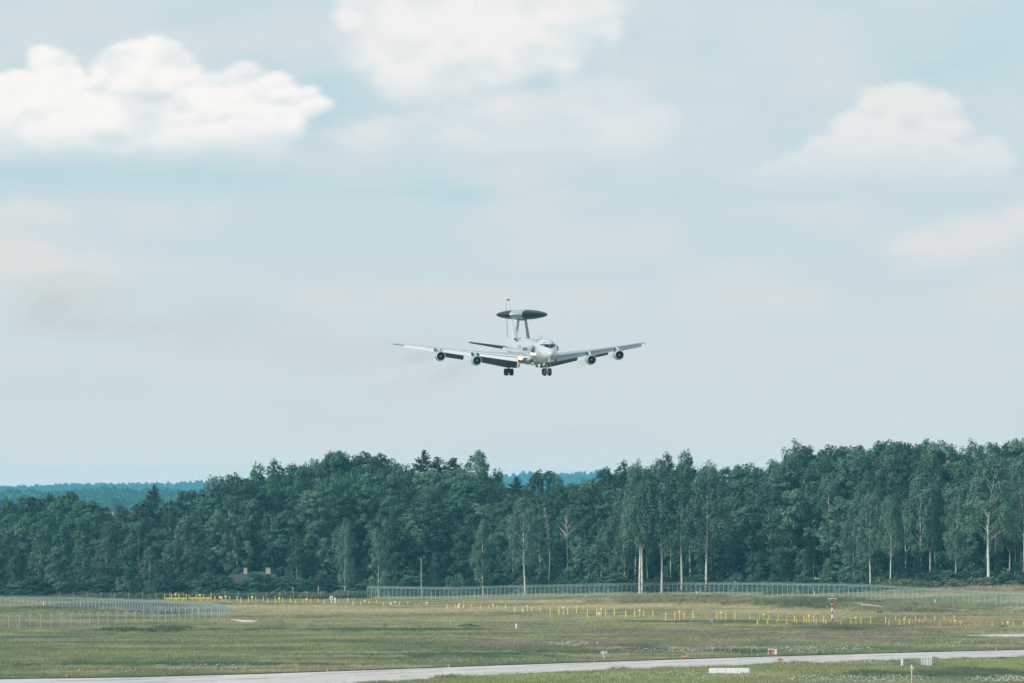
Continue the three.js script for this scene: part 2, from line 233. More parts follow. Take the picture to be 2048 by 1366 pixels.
// grass blades: tufts all over, taller where rough plants grow
{
  const blade = (n, w, h, spread, seed) => { const r = rng(seed), pos = []; for (let i = 0; i < n; i++) { const a = r() * 6.283, d = r() * spread, x = Math.cos(a) * d, z = Math.sin(a) * d, b = r() * 3.14, lx = (r() - 0.5) * 0.5 * h, lz = (r() - 0.5) * 0.5 * h, hh = h * (0.55 + 0.6 * r()), cx = Math.cos(b) * w, cz = Math.sin(b) * w; pos.push(x - cx, -0.03, z - cz, x + cx, -0.03, z + cz, x + lx, hh, z + lz); } return mesh(pos); };
  const geos = [blade(10, 0.04, 0.2, 0.45, 1), blade(12, 0.036, 0.3, 0.5, 2), blade(16, 0.045, 0.42, 0.5, 3)];
  const spots = [[], [], []], r = rng(77);
  for (let d = 565; d < 1105; d += 0.5) {
    const half = 0.133 * d, dens = 0.95 * Math.min(1, (760 / d) ** 1.2), n = half * 2 * 0.5 * dens * 3.6;
    for (let i = 0; i < n; i++) {
      const x = (r() * 2 - 1) * half, z = -d - r() * 0.5;
      if (d < 740 && inside(taxiPoly, x, z)) continue;
      if (bare.some((b) => inside(b, x, z))) continue;
      const c = grassAt(x, z); if (bare.some((b) => inside(b, x, z - 5) || inside(b, x, z - 12) || inside(b, x, z - 20))) c[3] = 0; const j = c[3] > 0.3 ? 2 : c[3] > 0.12 || r() < 0.3 ? 1 : 0;
      spots[j].push([x, z, c, r(), r()]);
    }
  }
  for (let i = 0; i < 1500; i++) { const q = taxiPoint(r() * 9.95, 1 + 0.02 * r() - 0.03 * r() * r()), n = noise(q.x / 3, 5); if (n < 0.45) continue; const c = grassAt(q.x, q.z); spots[n > 0.75 ? 2 : 1].push([q.x, q.z, [c[0], c[1], c[2], 0.35 * (n - 0.4)], r(), r()]); } // turf creeping over the near rim
  const m = new THREE.MeshStandardMaterial({ color: 0xffffff, roughness: 0.9 });
  geos.forEach((g, j) => {
    const o = new THREE.InstancedMesh(g, m, spots[j].length), q = new THREE.Matrix4(), col = new THREE.Color();
    spots[j].forEach(([x, z, c, a, b], i) => { const s = (0.7 + 0.7 * b) * (1 + 1.3 * c[3]); q.makeRotationY(a * 6.283); q.scale(V(1, s, 1)); q.setPosition(x, height(x, z), z); o.setMatrixAt(i, q); const v = 0.85 + 0.35 * a; col.setRGB(c[0] * v * 1.12, c[1] * v * 1.12, c[2] * v * 1.1); o.setColorAt(i, col); });
    o.name = ['grass', 'tall_grass', 'rough_grass'][j]; o.castShadow = o.receiveShadow = true; scene.add(o);
    tag(o, ['short mown grass covering the airfield', 'longer grass tufts across the airfield', 'tall rough weeds on banks and ditches'][j], 'grass', null, 'stuff');
  });
  // small white flowers
  const f = []; const add = (px, py, a, b, n) => { for (let i = 0; i < n; i++) { const t = r() * 6.283, q = Math.sqrt(r()), p = ground(px + Math.cos(t) * q * a, py + Math.sin(t) * q * b); if (!inside(taxiPoly, p.x, p.z + 1) && !inside(taxiPoly, p.x, p.z - 1)) f.push(p); } };
  add(1720, 1362, 150, 8, 330); add(2000, 1362, 70, 6, 200); add(1280, 1355, 120, 6, 70); add(1460, 1352, 130, 9, 90); add(1640, 1302, 110, 5, 300); add(1440, 1303, 110, 5, 150); add(1140, 1291, 45, 5, 150); add(1330, 1305, 90, 4, 110); add(1740, 1290, 160, 7, 90); add(1960, 1290, 100, 6, 90); add(1850, 1326, 160, 5, 90); add(420, 1338, 130, 6, 90); add(960, 1325, 180, 3, 50); add(230, 1345, 90, 3, 30); add(980, 1280, 150, 7, 40);
  const g = new THREE.IcosahedronGeometry(0.055, 0); g.scale(1, 0.5, 1); const o = new THREE.InstancedMesh(g, M([0.75, 0.75, 0.68], 0.9), f.length), q = new THREE.Matrix4();
  f.forEach((p, i) => { const s = 0.7 + r(); q.makeScale(s, s, s); q.setPosition(p.x, p.y + 0.3 + 0.18 * r(), p.z); o.setMatrixAt(i, q); });
  o.name = 'wild_flowers'; scene.add(o); tag(o, 'scattered small white wild flowers in the grass', 'flowers', null, 'stuff');
}
console.log('ground');
// ---------- trees ----------
const bark = (() => { const N = 128, px = new Uint8Array(N * N * 4), r = rng(31); for (let y = 0; y < N; y++) for (let x = 0; x < N; x++) { let v = 205 + 30 * r(); if (noise(x / 14, y / 2.6) > 0.7) v = 60 + 40 * r(); const o = (y * N + x) * 4; px[o] = v; px[o + 1] = v * 0.98; px[o + 2] = v * 0.94; px[o + 3] = 255; } const t = new THREE.DataTexture(px, N, N); t.wrapS = t.wrapT = THREE.RepeatWrapping; t.magFilter = THREE.LinearFilter; t.colorSpace = THREE.SRGBColorSpace; t.repeat.set(1, 5); t.needsUpdate = true; return t; })();
const birchBark = new THREE.MeshStandardMaterial({ map: bark, roughness: 0.85 }), brownBark = M([0.085, 0.075, 0.06], 0.95), greyBark = M([0.2, 0.19, 0.17], 0.9);
const leafMat = (c) => new THREE.MeshStandardMaterial({ color: rgb(...c), vertexColors: true, roughness: 0.75 });
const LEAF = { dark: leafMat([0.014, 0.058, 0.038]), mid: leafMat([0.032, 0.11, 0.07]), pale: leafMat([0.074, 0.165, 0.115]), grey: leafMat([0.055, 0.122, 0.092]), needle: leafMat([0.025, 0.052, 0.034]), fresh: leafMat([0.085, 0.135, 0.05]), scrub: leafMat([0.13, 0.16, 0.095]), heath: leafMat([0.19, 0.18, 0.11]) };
function tube(pts, r0, r1, n = 6) { // tapered trunk or limb through points
  const pos = [], idx = [], uv = [];
  pts.forEach((p, i) => { const t = i / (pts.length - 1), r = lerp(r0, r1, t); for (let k = 0; k <= n; k++) { const a = k / n * 6.2832; pos.push(p.x + Math.cos(a) * r, p.y, p.z + Math.sin(a) * r); uv.push(k / n, t); } });
  for (let i = 0; i + 1 < pts.length; i++) for (let k = 0; k < n; k++) { const a = i * (n + 1) + k, b = a + n + 1; idx.push(a, b, a + 1, a + 1, b, b + 1); }
  return mesh(pos, idx, uv);
}
class Leaves {
  constructor(seed) { this.p = []; this.c = []; this.r = rng(seed); }
  leaf(x, y, z, nx, ny, nz, s, tone) { // a small folded spray of leaves facing n
    const r = this.r, l = Math.hypot(nx, ny, nz) || 1; nx /= l; ny /= l; nz /= l;
    let ux = r() - 0.5, uy = r() - 0.5, uz = r() - 0.5; const d = ux * nx + uy * ny + uz * nz; ux -= d * nx; uy -= d * ny; uz -= d * nz; const m = Math.hypot(ux, uy, uz) || 1; ux *= s / m; uy *= s / m; uz *= s / m;
    const vx = (ny * uz - nz * uy) * 0.55, vy = (nz * ux - nx * uz) * 0.55, vz = (nx * uy - ny * ux) * 0.55, f = s * 0.18;
    const A = [x - ux, y - uy, z - uz], B = [x + ux, y + uy, z + uz], C = [x + vx - nx * f, y + vy - ny * f, z + vz - nz * f], D = [x - vx - nx * f, y - vy - ny * f, z - vz - nz * f];
    this.p.push(...A, ...B, ...C, ...A, ...D, ...B); for (let i = 0; i < 6; i++) this.c.push(tone[0], tone[1], tone[2]);
  }
  tone(v = 0.3) { const k = 1 + v * (this.r() * 2 - 1), h = this.r(); return [k * (0.9 + 0.25 * h), k, k * (1.05 - 0.2 * h)]; }
  clump(cx, cy, cz, a, b, n, s, out, droop = 0) { // leaves over the surface of one lump of crown
    const r = this.r, tone = this.tone();
    for (let i = 0; i < n; i++) {
      const u = r() * 2 - 0.75, th = r() * 6.283, w = Math.sqrt(Math.max(0, 1 - Math.min(1, u * u))), q = 0.6 + 0.45 * r();
      const nx = Math.cos(th) * w, nz = Math.sin(th) * w, ny = clamp(u, -1, 1);
      const dn = droop ? droop * r() * r() : 0;
      this.leaf(cx + nx * a * q, cy + ny * b * q - dn, cz + nz * a * q, nx + out[0] * 0.3 + (r() - 0.5) * 1.1, ny * 0.9 + 0.35 + (r() - 0.5) * 1.0, nz + out[2] * 0.3 + (r() - 0.5) * 1.1, s * (0.7 + 0.7 * r()), tone);
    }
  }
  build() { const g = new THREE.BufferGeometry(); g.setAttribute('position', new THREE.Float32BufferAttribute(this.p, 3)); g.setAttribute('color', new THREE.Float32BufferAttribute(this.c, 3)); g.computeVertexNormals(); return g; }
}
// prototypes: height H metres, crown from fraction c0, half width R
function deciduous({ seed, H, R, c0, clumps, per, leaf, shape, droop = 0, trunk = 0.3, lean = 0, sparse = 0, cs = 1, limb = 0.26, crook = 1, nb = 0, br = 0.36, bv = 0.8 }) {
  const r = rng(seed), L = new Leaves(seed + 1), woods = [];
  const ax = (t) => V(lean * H * t * t + 0.02 * crook * H * Math.sin(t * 5 + seed) * t, H * t, 0.02 * H * Math.sin(t * 4 + seed * 2) * t);
  const pts = []; for (let i = 0; i <= 10; i++) pts.push(ax(i / 10 * 0.94));
  woods.push(tube(pts, trunk, trunk * 0.12, 7));
  const lobes = []; for (let i = 0; i < 6; i++) lobes.push([r() * 6.283, r(), 0.55 + 0.6 * r()]);
  const env = (t, th) => { let k = 0.72; for (const [a, b, w] of lobes) k += 0.35 * w * Math.max(0, Math.cos(th - a)) * Math.exp(-(((t - b) / 0.22) ** 2)); return R * shape(t) * Math.min(1.15, k); };
  const boughs = []; for (let i = 0; i < nb; i++) { // the crown hangs together from boughs with gaps between them
    const t = Math.min(0.97, (i + 0.2 + 0.6 * r()) / nb), th = i * 2.4 + r(), e = env(t, th), rb = R * br * (0.65 + 0.6 * r()) * (0.6 + 0.4 * Math.min(1, e / R * 1.6)), y = H * (c0 + (1 - c0) * t) - rb * 0.3, a = ax(clamp(y / H, 0, 1)), q = Math.max(0, e - rb * 0.75);
    boughs.push([a.x + Math.cos(th) * q, y, a.z + Math.sin(th) * q, rb, th, a]);
    const b = ax(Math.max(0.1, (y - 0.6 * q - 1) / H)); woods.push(tube([b, b.clone().lerp(V(boughs[i][0], y, boughs[i][2]), 0.5).add(V(0, 0.1 * e, 0)), V(boughs[i][0], y, boughs[i][2])], trunk * limb, 0.04, 4));
  }
  if (nb) for (let i = 0; i < clumps; i++) {
    const [bx, by, bz, rb, th] = boughs[Math.floor(r() * nb)], f = th + (r() - 0.5) * 4.4, u = Math.pow(r(), 0.8) * 1.5 - 0.5, w = Math.sqrt(Math.max(0, 1 - Math.min(1, u * u))), q = 0.75 + 0.3 * r();
    const x = bx + Math.cos(f) * w * rb * q, y = by + clamp(u, -1, 1) * rb * bv * q, z = bz + Math.sin(f) * w * rb * q, big = cs * (0.5 + 0.6 * r());
    L.clump(x, y, z, big * 1.15, big * 0.8, Math.round(per * (0.6 + 0.8 * r())), leaf, [Math.cos(f), 0, Math.sin(f)], droop * (0.5 + r()));
  }
  for (let i = 0; i < (nb ? 0 : clumps); i++) {
    const t = 1 - Math.pow(r(), 0.85) * 0.98, th = r() * 6.283, e = env(t, th), q = sparse ? 0.35 + 0.65 * r() : Math.sqrt(0.25 + 0.75 * r());
    const y = H * (c0 + (1 - c0) * t), a = ax(y / H), x = a.x + Math.cos(th) * e * q, z = a.z + Math.sin(th) * e * q;
    const big = cs * (0.55 + 0.75 * r()) * (0.55 + 0.5 * Math.min(1, e / 3));
    L.clump(x, y, z, big * 1.25, big * 0.8, Math.round(per * (0.6 + 0.8 * r())), leaf, [Math.cos(th), 0, Math.sin(th)], droop * (0.5 + r()));
    if (i % (sparse ? 2 : 5) === 0 && e > 0.6) { const b = ax(Math.max(0.1, (y - (0.5 + 0.5 * r()) * e * 0.9) / H)); const mid = b.clone().lerp(V(x, y, z), 0.5); mid.y += 0.12 * e; woods.push(tube([b, mid, V(x, y, z)], trunk * limb, 0.03, 4)); }
  }
  return { trunk: merge(woods), crown: L.build(), H };
}
function conifer({ seed, H, R, gap }) {
  const r = rng(seed), L = new Leaves(seed + 1), woods = [tube([V(0, 0, 0), V(0.1, H * 0.5, 0), V(0, H, 0)], 0.28, 0.03, 6)];
  for (let y = H * 0.22; y < H * 0.99; y += gap * (0.7 + 0.5 * r())) {
    const t = (y / H - 0.22) / 0.78, e = Math.min(4.4, R * (1 - t) ** 0.75 + 0.15), n = Math.round(5 + 3 * r());
    for (let i = 0; i < n; i++) {
      const th = r() * 6.283, len = e * (0.55 + 0.6 * r()), dip = (0.28 - 0.5 * t) * len;
      woods.push(bar(V(0, y, 0), V(Math.cos(th) * len, y - dip, Math.sin(th) * len), 0.05, 4, 0.015));
      const tone = L.tone(0.2);
      for (let q = 0.15; q < 1; q += 0.3 / len + 0.03) for (let k = 0; k < 3; k++) { const x = Math.cos(th) * len * q, z = Math.sin(th) * len * q, w = 0.42 * (1 - q * 0.7); L.leaf(x + (r() - 0.5) * w * 1.6, y - dip * q * q - 0.12 * r() - (k === 2 ? 0.25 : 0), z + (r() - 0.5) * w * 1.6, (r() - 0.5) * 0.9, 1, (r() - 0.5) * 0.9, 0.3 + 0.14 * r(), tone); }
    }
  }
  return { trunk: merge(woods), crown: L.build(), H };
}
const bush = (t) => Math.pow(Math.max(0, 1 - Math.pow(Math.abs((t - 0.5) / 0.52), 3)), 0.55), dome = (t) => Math.sqrt(Math.max(0, 1 - ((t - 0.38) / 0.64) ** 2)), oval = (t) => Math.pow(Math.sin(Math.PI * clamp(0.06 + 0.93 * t, 0, 1)), 0.6), taper = (t) => Math.pow(1 - t, 0.55) * Math.min(1, 0.55 + t * 2) + 0.06, full = (t) => Math.pow(Math.max(0, 1 - t * t), 0.5);
const P = { broad: [], birch: [], spruce: [], poplar: [], young: [], shrub: [], bare: [], lowbirch: [] };
for (let i = 0; i < 4; i++) P.broad.push(deciduous({ seed: 100 + i * 7, nb: 26 + 4 * i, br: 0.36, bv: 0.85, H: 26, R: 7.4, c0: 0.1, clumps: 300, per: 50, leaf: 0.25, shape: i % 2 ? dome : bush, trunk: 0.42, cs: 1.15 }));
for (let i = 0; i < 4; i++) P.birch.push(deciduous({ seed: 200 + i * 7, nb: 20 + 3 * i, br: 0.42, bv: 1.3, H: 26, R: 5.0, c0: [0.38, 0.46, 0.34, 0.42][i], clumps: 230, per: 44, leaf: 0.2, shape: i % 2 ? dome : oval, droop: 2.4, trunk: 0.24, lean: [0.02, -0.03, 0.05, 0][i], cs: 0.95 }));
for (let i = 0; i < 3; i++) P.lowbirch.push(deciduous({ seed: 260 + i * 7, nb: 16 + 3 * i, br: 0.42, bv: 1.1, H: 18, R: 4.0, c0: 0.18, clumps: 150, per: 44, leaf: 0.2, shape: taper, droop: 1.6, trunk: 0.2, lean: [0.03, -0.02, 0][i], cs: 0.9 }));
for (let i = 0; i < 3; i++) P.poplar.push(deciduous({ seed: 300 + i * 7, nb: 28, br: 0.3, bv: 1.9, H: 27, R: 6.0, c0: 0.18, clumps: 320, per: 34, leaf: 0.23, shape: oval, trunk: 0.36, droop: -1.1, cs: 0.8 }));
for (let i = 0; i < 2; i++) P.spruce.push(conifer({ seed: 400 + i * 7, H: 28, R: 12, gap: 0.5 }));
for (let i = 0; i < 4; i++) P.young.push(deciduous({ seed: 500 + i * 7, nb: 15 + 2 * i, br: 0.42, bv: 0.9, H: 12, R: 4.2, c0: 0.04, clumps: 160, per: 44, leaf: 0.2, shape: i % 2 ? taper : full, trunk: 0.14, droop: 0.3, cs: 0.95 }));
for (let i = 0; i < 3; i++) P.shrub.push(deciduous({ seed: 600 + i * 7, H: 3.4, R: 2.6, c0: 0.0, clumps: 70, per: 34, leaf: 0.14, shape: full, trunk: 0.06, cs: 0.6 }));
for (let i = 0; i < 2; i++) P.bare.push(deciduous({ seed: 704 + i * 7, limb: 0.5, crook: 2.6, H: 22, R: 3.0, c0: 0.5, clumps: 60, per: 22, leaf: 0.18, shape: oval, trunk: 0.24, sparse: 1, cs: 0.7 }));
console.log('tree kinds');
const BARK = { birch: birchBark, lowbirch: birchBark, bare: birchBark, poplar: greyBark, broad: brownBark, spruce: brownBark, young: brownBark, shrub: brownBark };
const NAME = { broad: 'broadleaf_tree', birch: 'birch_tree', lowbirch: 'birch_tree', bare: 'bare_birch', poplar: 'poplar_tree', spruce: 'spruce_tree', young: 'young_tree', shrub: 'shrub' };
const KINDWORD = { broad: 'round-crowned broadleaf tree', birch: 'tall birch', lowbirch: 'leafy drooping birch', bare: 'thin sparse birch', poplar: 'upright poplar', spruce: 'spruce', young: 'bushy young tree', shrub: 'low shrub' };
const TONE = { dark: 'dark green', mid: 'mid green', pale: 'pale green', grey: 'grey-green', needle: 'blackish green', fresh: 'fresh green', scrub: 'light green', heath: 'olive' };
const trees = [], tr = rng(2024);
function tree(kind, px, top, d, tone, row, label, o = {}) { // px, top: where its foot and its top stand in the view; d metres away
  trees.push({ kind, px, top, d, tone, row, label, v: Math.floor(tr() * 99), turn: tr() * 6.283, w: 0.88 + 0.26 * tr(), ...o });
}
function plantAll() {
  const rows = {}; trees.sort((a, b) => a.px - b.px);
  for (const t of trees) {
    rows[t.row] = (rows[t.row] ?? 0) + 1;
    const proto = P[t.kind][t.v % P[t.kind].length], foot = stand(t.px, t.d), H = EYE + ray(t.px, t.top).y / -ray(t.px, t.top).z * t.d - foot.y;
    const label = t.label ?? `${TONE[t.tone]} ${KINDWORD[t.kind]}, ${ordinal(rows[t.row])} from the left in the ${t.row}`;
    const g = thing(NAME[t.kind], label, t.kind === 'shrub' ? 'shrub' : 'tree', foot.setY(foot.y - 0.05), t.kind === 'shrub' ? 'shrubs along the forest edge' : 'trees of the forest behind the airfield');
    const k = H / proto.H, wide = (t.wide ?? Math.pow(k, 0.7)) * t.w;
    g.rotation.y = t.turn; g.scale.set(wide, k, wide);
    const stem = part('trunk', proto.trunk, BARK[t.kind], g); if (t.thick) stem.scale.set(t.thick, 1, t.thick); part('crown', proto.crown, LEAF[t.tone], g);
  }
}
const SKY = [[-150, 1000], [0, 1000], [60, 992], [150, 995], [220, 1010], [330, 1000], [390, 985], [410, 965], [480, 944], [520, 940], [560, 930], [610, 928], [640, 905], [690, 906], [735, 912], [770, 916], [810, 930], [840, 940], [930, 940], [950, 930], [975, 945], [1000, 975], [1040, 968], [1085, 950], [1120, 966], [1160, 968], [1200, 950], [1240, 932], [1290, 942], [1330, 930], [1378, 917], [1420, 934], [1460, 945], [1500, 924], [1545, 925], [1580, 898], [1640, 890], [1700, 888], [1760, 886], [1800, 880], [1850, 882], [1900, 890], [1960, 892], [2000, 882], [2200, 878]];
const EDGE = [[-150, 1130], [300, 1125], [700, 1140], [1000, 1135], [1300, 1090], [1600, 1050], [1800, 1030], [2200, 1010]]; // distance of the forest's edge
const pick = (r, list) => list[Math.floor(r * list.length)];
{
  const r = rng(9), SK = 'skyline row of the forest', MD = 'middle row of the forest', FR = 'front row of the forest', ED = 'forest-edge undergrowth';
  for (let px = -110; px < 2180; px += 30 + 18 * r()) {
    const e = along(EDGE, px), left = px < 395, kinds = left ? ['broad', 'lowbirch', 'young', 'birch', 'broad'] : px < 830 ? ['broad', 'broad', 'poplar', 'birch'] : px < 1210 ? ['broad', 'poplar', 'broad'] : px < 1560 ? ['birch', 'broad', 'poplar', 'birch'] : ['birch', 'poplar', 'broad', 'birch'];
    tree(pick(r(), kinds), px, along(SKY, px) + (r() - 0.25) * 14, e + 50 + 40 * r(), pick(r(), ['dark', 'dark', 'mid', 'mid', 'pale']), SK);
  }
  for (let px = -120; px < 2190; px += 30 + 14 * r()) { // behind the gaps of the skyline
    const e = along(EDGE, px); tree(pick(r(), ['broad', 'broad', 'birch']), px, along(SKY, px) + 22 + 26 * r(), e + 34 + 16 * r(), pick(r(), ['dark', 'mid', 'mid', 'grey']), 'second row of the forest');
  }
  for (let px = -115; px < 2180; px += 34 + 18 * r()) {
    const e = along(EDGE, px), s = along(SKY, px), kinds = px > 1200 ? ['birch', 'birch', 'lowbirch', 'broad'] : px < 395 ? ['broad', 'young', 'lowbirch'] : ['broad', 'broad', 'lowbirch', 'broad'];
    tree(pick(r(), kinds), px, lerp(s, 1170, px < 395 ? 0.25 + 0.2 * r() : 0.2 + 0.24 * r()), e + 18 + 14 * r(), pick(r(), px > 1200 ? ['mid', 'grey', 'pale', 'dark'] : ['mid', 'dark', 'mid', 'grey', 'pale']), MD);
  }
  for (let px = -110; px < 2170; px += 34 + 22 * r()) {
    const e = along(EDGE, px), clear = (px > 1270 && px < 1425); if (px > 440 && px < 580) continue; if (Math.abs(px - 1281) < 14) continue;
    tree(pick(r(), px > 1550 ? ['lowbirch', 'young', 'young'] : ['young', 'young', 'lowbirch']), px, clear ? 1120 + 25 * r() : px < 470 ? 1070 + 45 * r() : px > 1430 ? 1065 + 60 * r() : 1045 + 75 * r(), e + 4 + 10 * r(), pick(r(), ['mid', 'dark', 'grey', 'mid', 'pale']), FR);
  }
  for (let px = -110; px < 2170; px += 19 + 10 * r()) {
    const e = along(EDGE, px); tree(r() < 0.5 ? 'young' : 'shrub', px, (px < 640 ? 1148 : px > 1700 ? 1136 : 1146) + 20 * r(), e - 2 + 5 * r(), pick(r(), ['dark', 'mid', 'dark', 'grey']), ED, null, { wide: (px < 460 ? 1.1 : 0.8) + 0.35 * r() });
  }
  // trees that stand out
  for (const [px, top, n] of [[418, 1146, 'left of the house roof'], [446, 1152, 'at the left roof end'], [508, 1144, 'before the roof between the chimneys'], [530, 1150, 'below the right chimney'], [574, 1152, 'at the right roof end'], [600, 1158, 'right of the house'], [480, 1163, 'before the left half of the house'], [552, 1160, 'before the right half of the house']]) tree('young', px, top, 1126, pick(r(), ['dark', 'mid', 'mid']), ED, 'dense hedge tree ' + n, { wide: 0.95 });
  const sp1 = { wide: 1.1 };
  tree('spruce', 847, 896, 1205, 'needle', SK, 'tallest of the three dark spruces rising over the skyline', sp1);
  tree('spruce', 876, 910, 1208, 'needle', SK, 'middle one of the three dark spruces on the skyline', { wide: 1.0 });
  tree('spruce', 906, 912, 1206, 'needle', SK, 'ragged spruce with long side branches, last of three on the skyline', sp1);
  tree('spruce', 308, 966, 1210, 'needle', SK, 'lone dark spruce before the blue hill on the left', { wide: 0.75 });
  tree('spruce', 1032, 950, 1190, 'needle', SK, 'dark spruce just below the hill in the forest gap', { wide: 0.85 });
  tree('spruce', 1311, 932, 1140, 'needle', SK, 'small spruce tip among the tall birch crowns', { wide: 0.6 });
  tree('poplar', 950, 919, 1200, 'pale', SK, 'airy upswept poplar right of the three spruces', { w: 1.1 });
  tree('broad', 1086, 944, 1230, 'mid', SK, 'rounded tree crown standing before the central hill', { w: 0.85 });
  const B = (px, top, d, kind, tone, label, o) => tree(kind, px, top, d, tone, FR, label, o);
  B(1279, 934, 1078, 'birch', 'pale', 'left stem of the pair of tall white birch trunks at the fence', { v: 1, turn: 0.3, wide: 0.86, thick: 1.45 });
  B(1284, 940, 1079, 'birch', 'pale', 'right stem of the pair of tall white birch trunks at the fence', { v: 3, turn: 2, wide: 0.86, thick: 1.35 });
  B(1323, 930, 1080, 'birch', 'grey', 'white birch trunk next to the paired birches', { v: 3, turn: 1, wide: 1.05, thick: 1.1 });
  B(1363, 938, 1077, 'birch', 'mid', 'straight white birch, second from the paired birches', { v: 1, turn: 4, wide: 1.0, thick: 1.05 });
  B(1412, 940, 1074, 'birch', 'grey', 'straight white birch, third from the paired birches', { v: 3, turn: 5, wide: 1.1, thick: 1.05 });
  B(1050, 998, 1118, 'birch', 'pale', 'bent white birch trunk below a drooping crown mid forest', { v: 2, turn: 3.4, wide: 0.85, thick: 1.05 });
  B(472, 1028, 1153, 'bare', 'grey', 'thin white birch with bare forked limbs behind the house roof', { v: 0, wide: 0.9 });
  B(1097, 1010, 1122, 'bare', 'grey', 'half dead birch with bare fanned branches', { v: 0, wide: 0.9 });
  B(1134, 1005, 1124, 'bare', 'grey', 'half dead birch forking into a narrow fork', { v: 1, wide: 0.8 });
  B(690, 1040, 1128, 'lowbirch', 'pale', 'slim pale birch standing before the big dark broadleaf trees', { wide: 0.62 }); B(757, 1066, 1126, 'lowbirch', 'pale', 'small pale birch with a thin white stem near the pole', { wide: 0.8 });
  B(1740, 985, 1031, 'birch', 'pale', 'birch with spotted white stem right of the red and white mast', { v: 0, turn: 2, wide: 0.7, thick: 1.1 }); B(1780, 1000, 1027, 'birch', 'pale', 'birch with clean white lower stem, second right of the mast', { v: 1, turn: 1, wide: 0.66, thick: 1.2 });
  B(1708, 1010, 1046, 'birch', 'grey', 'thin leaning birch just right of the red and white mast', { v: 2, turn: 4, wide: 0.6 });
  B(1843, 955, 1042, 'birch', 'pale', 'leaning birch with broad drooping crown on the right', { v: 2, turn: 3.3, wide: 0.9 }); B(1869, 975, 1043, 'birch', 'pale', 'slender spotted birch next to the leaning one', { v: 1, turn: 5, wide: 0.6 }); B(1881, 990, 1044, 'birch', 'grey', 'thin birch behind the slender spotted one', { v: 3, turn: 2, wide: 0.5 });
  B(1911, 1000, 1024, 'birch', 'pale', 'short-crowned birch with white stem far right', { v: 0, turn: 1, wide: 0.6, thick: 1.05 });
  B(1976, 915, 1019, 'birch', 'pale', 'big birch with thick white stem and fanned pale limbs', { v: 1, turn: 3, wide: 1.05, thick: 1.3 }); B(1990, 990, 1038, 'birch', 'grey', 'thin birch stem beside the big thick birch', { v: 3, turn: 3, wide: 0.55 });
  B(2029, 960, 1040, 'birch', 'pale', 'slim birch close to the right picture edge', { v: 0, turn: 5, wide: 0.6 }); B(2046, 930, 1030, 'birch', 'pale', 'white birch stem cut by the right picture edge', { v: 1, turn: 0, wide: 0.8 });
  B(966, 1040, 1128, 'lowbirch', 'pale', 'pale birch with a crooked stem left of the bent birch', { wide: 0.85 });
  // scrub before the far fence and on the heath
  for (let px = 440; px < 745; px += 8 + 6 * r()) tree('shrub', px, 1180 + 7 * r(), 1104 + 6 * r(), pick(r(), ['scrub', 'scrub', 'grey']), 'scrub behind the wire fence', null, { wide: 0.6 + 0.4 * r() });
  for (let px = 120; px < 440; px += 15 + 10 * r()) tree('shrub', px, 1184 + 5 * r(), 1104 + 6 * r(), pick(r(), ['grey', 'mid', 'scrub']), 'scrub left of the gantries', null, { wide: 0.6 + 0.4 * r() });
  [[312, 1303, 4, 'in the lower left field'], [936, 1254, 7, 'beside the yellow flowers mid field'], [952, 1255, 5, 'second one mid field'], [560, 1243, 4, 'right of the bare soil patch'], [632, 1246, 4, 'left of the mid field ditch'], [770, 1253, 4, 'on the gutter line'], [838, 1254, 4, 'left of the thin stake'], [1290, 1298, 6, 'in the purple weeds by the taxiway'], [1316, 1300, 5, 'next to the purple weeds'], [1545, 1268, 5, 'below the red and white mast on the left'], [1740, 1264, 4, 'between mast and side pavement'], [1848, 1262, 4, 'before the tan reeds'], [1894, 1286, 5, 'above the taxiway on the right'], [1600, 1209, 6, 'on the rough bank left of the mast'], [1757, 1226, 5, 'on the bank right of the mast'], [448, 1290, 3, 'low in the left field'], [64, 1254, 4, 'behind the left fence posts'], [300, 1264, 4, 'in the reeds by the left fence'], [250, 1265, 3, 'left end of the reed line'], [2005, 1255, 5, 'by the tan reeds at the right edge'], [1868, 1317, 4, 'on the near taxiway rim'], [2000, 1318, 5, 'grown over the near taxiway rim']].forEach(([px, py, h, w]) => { const p = ground(px, py); tree('shrub', px, py - h, -p.z, pick(r(), ['grey', 'scrub', 'mid']), 'field', 'small weed clump ' + w, { wide: 0.22 + 0.05 * h * r() }); });
  for (let px = 1540; px < 2160; px += 15 + 12 * r()) tree('shrub', px, (px < 1760 ? 1160 : 1152) + 11 * r(), 1008 + 12 * r(), pick(r(), px < 1760 ? ['grey', 'mid'] : ['scrub', 'fresh', 'scrub', 'grey']), 'heath scrub', null, { wide: 0.7 + 0.5 * r() });
}
plantAll();
console.log('trees', trees.length);

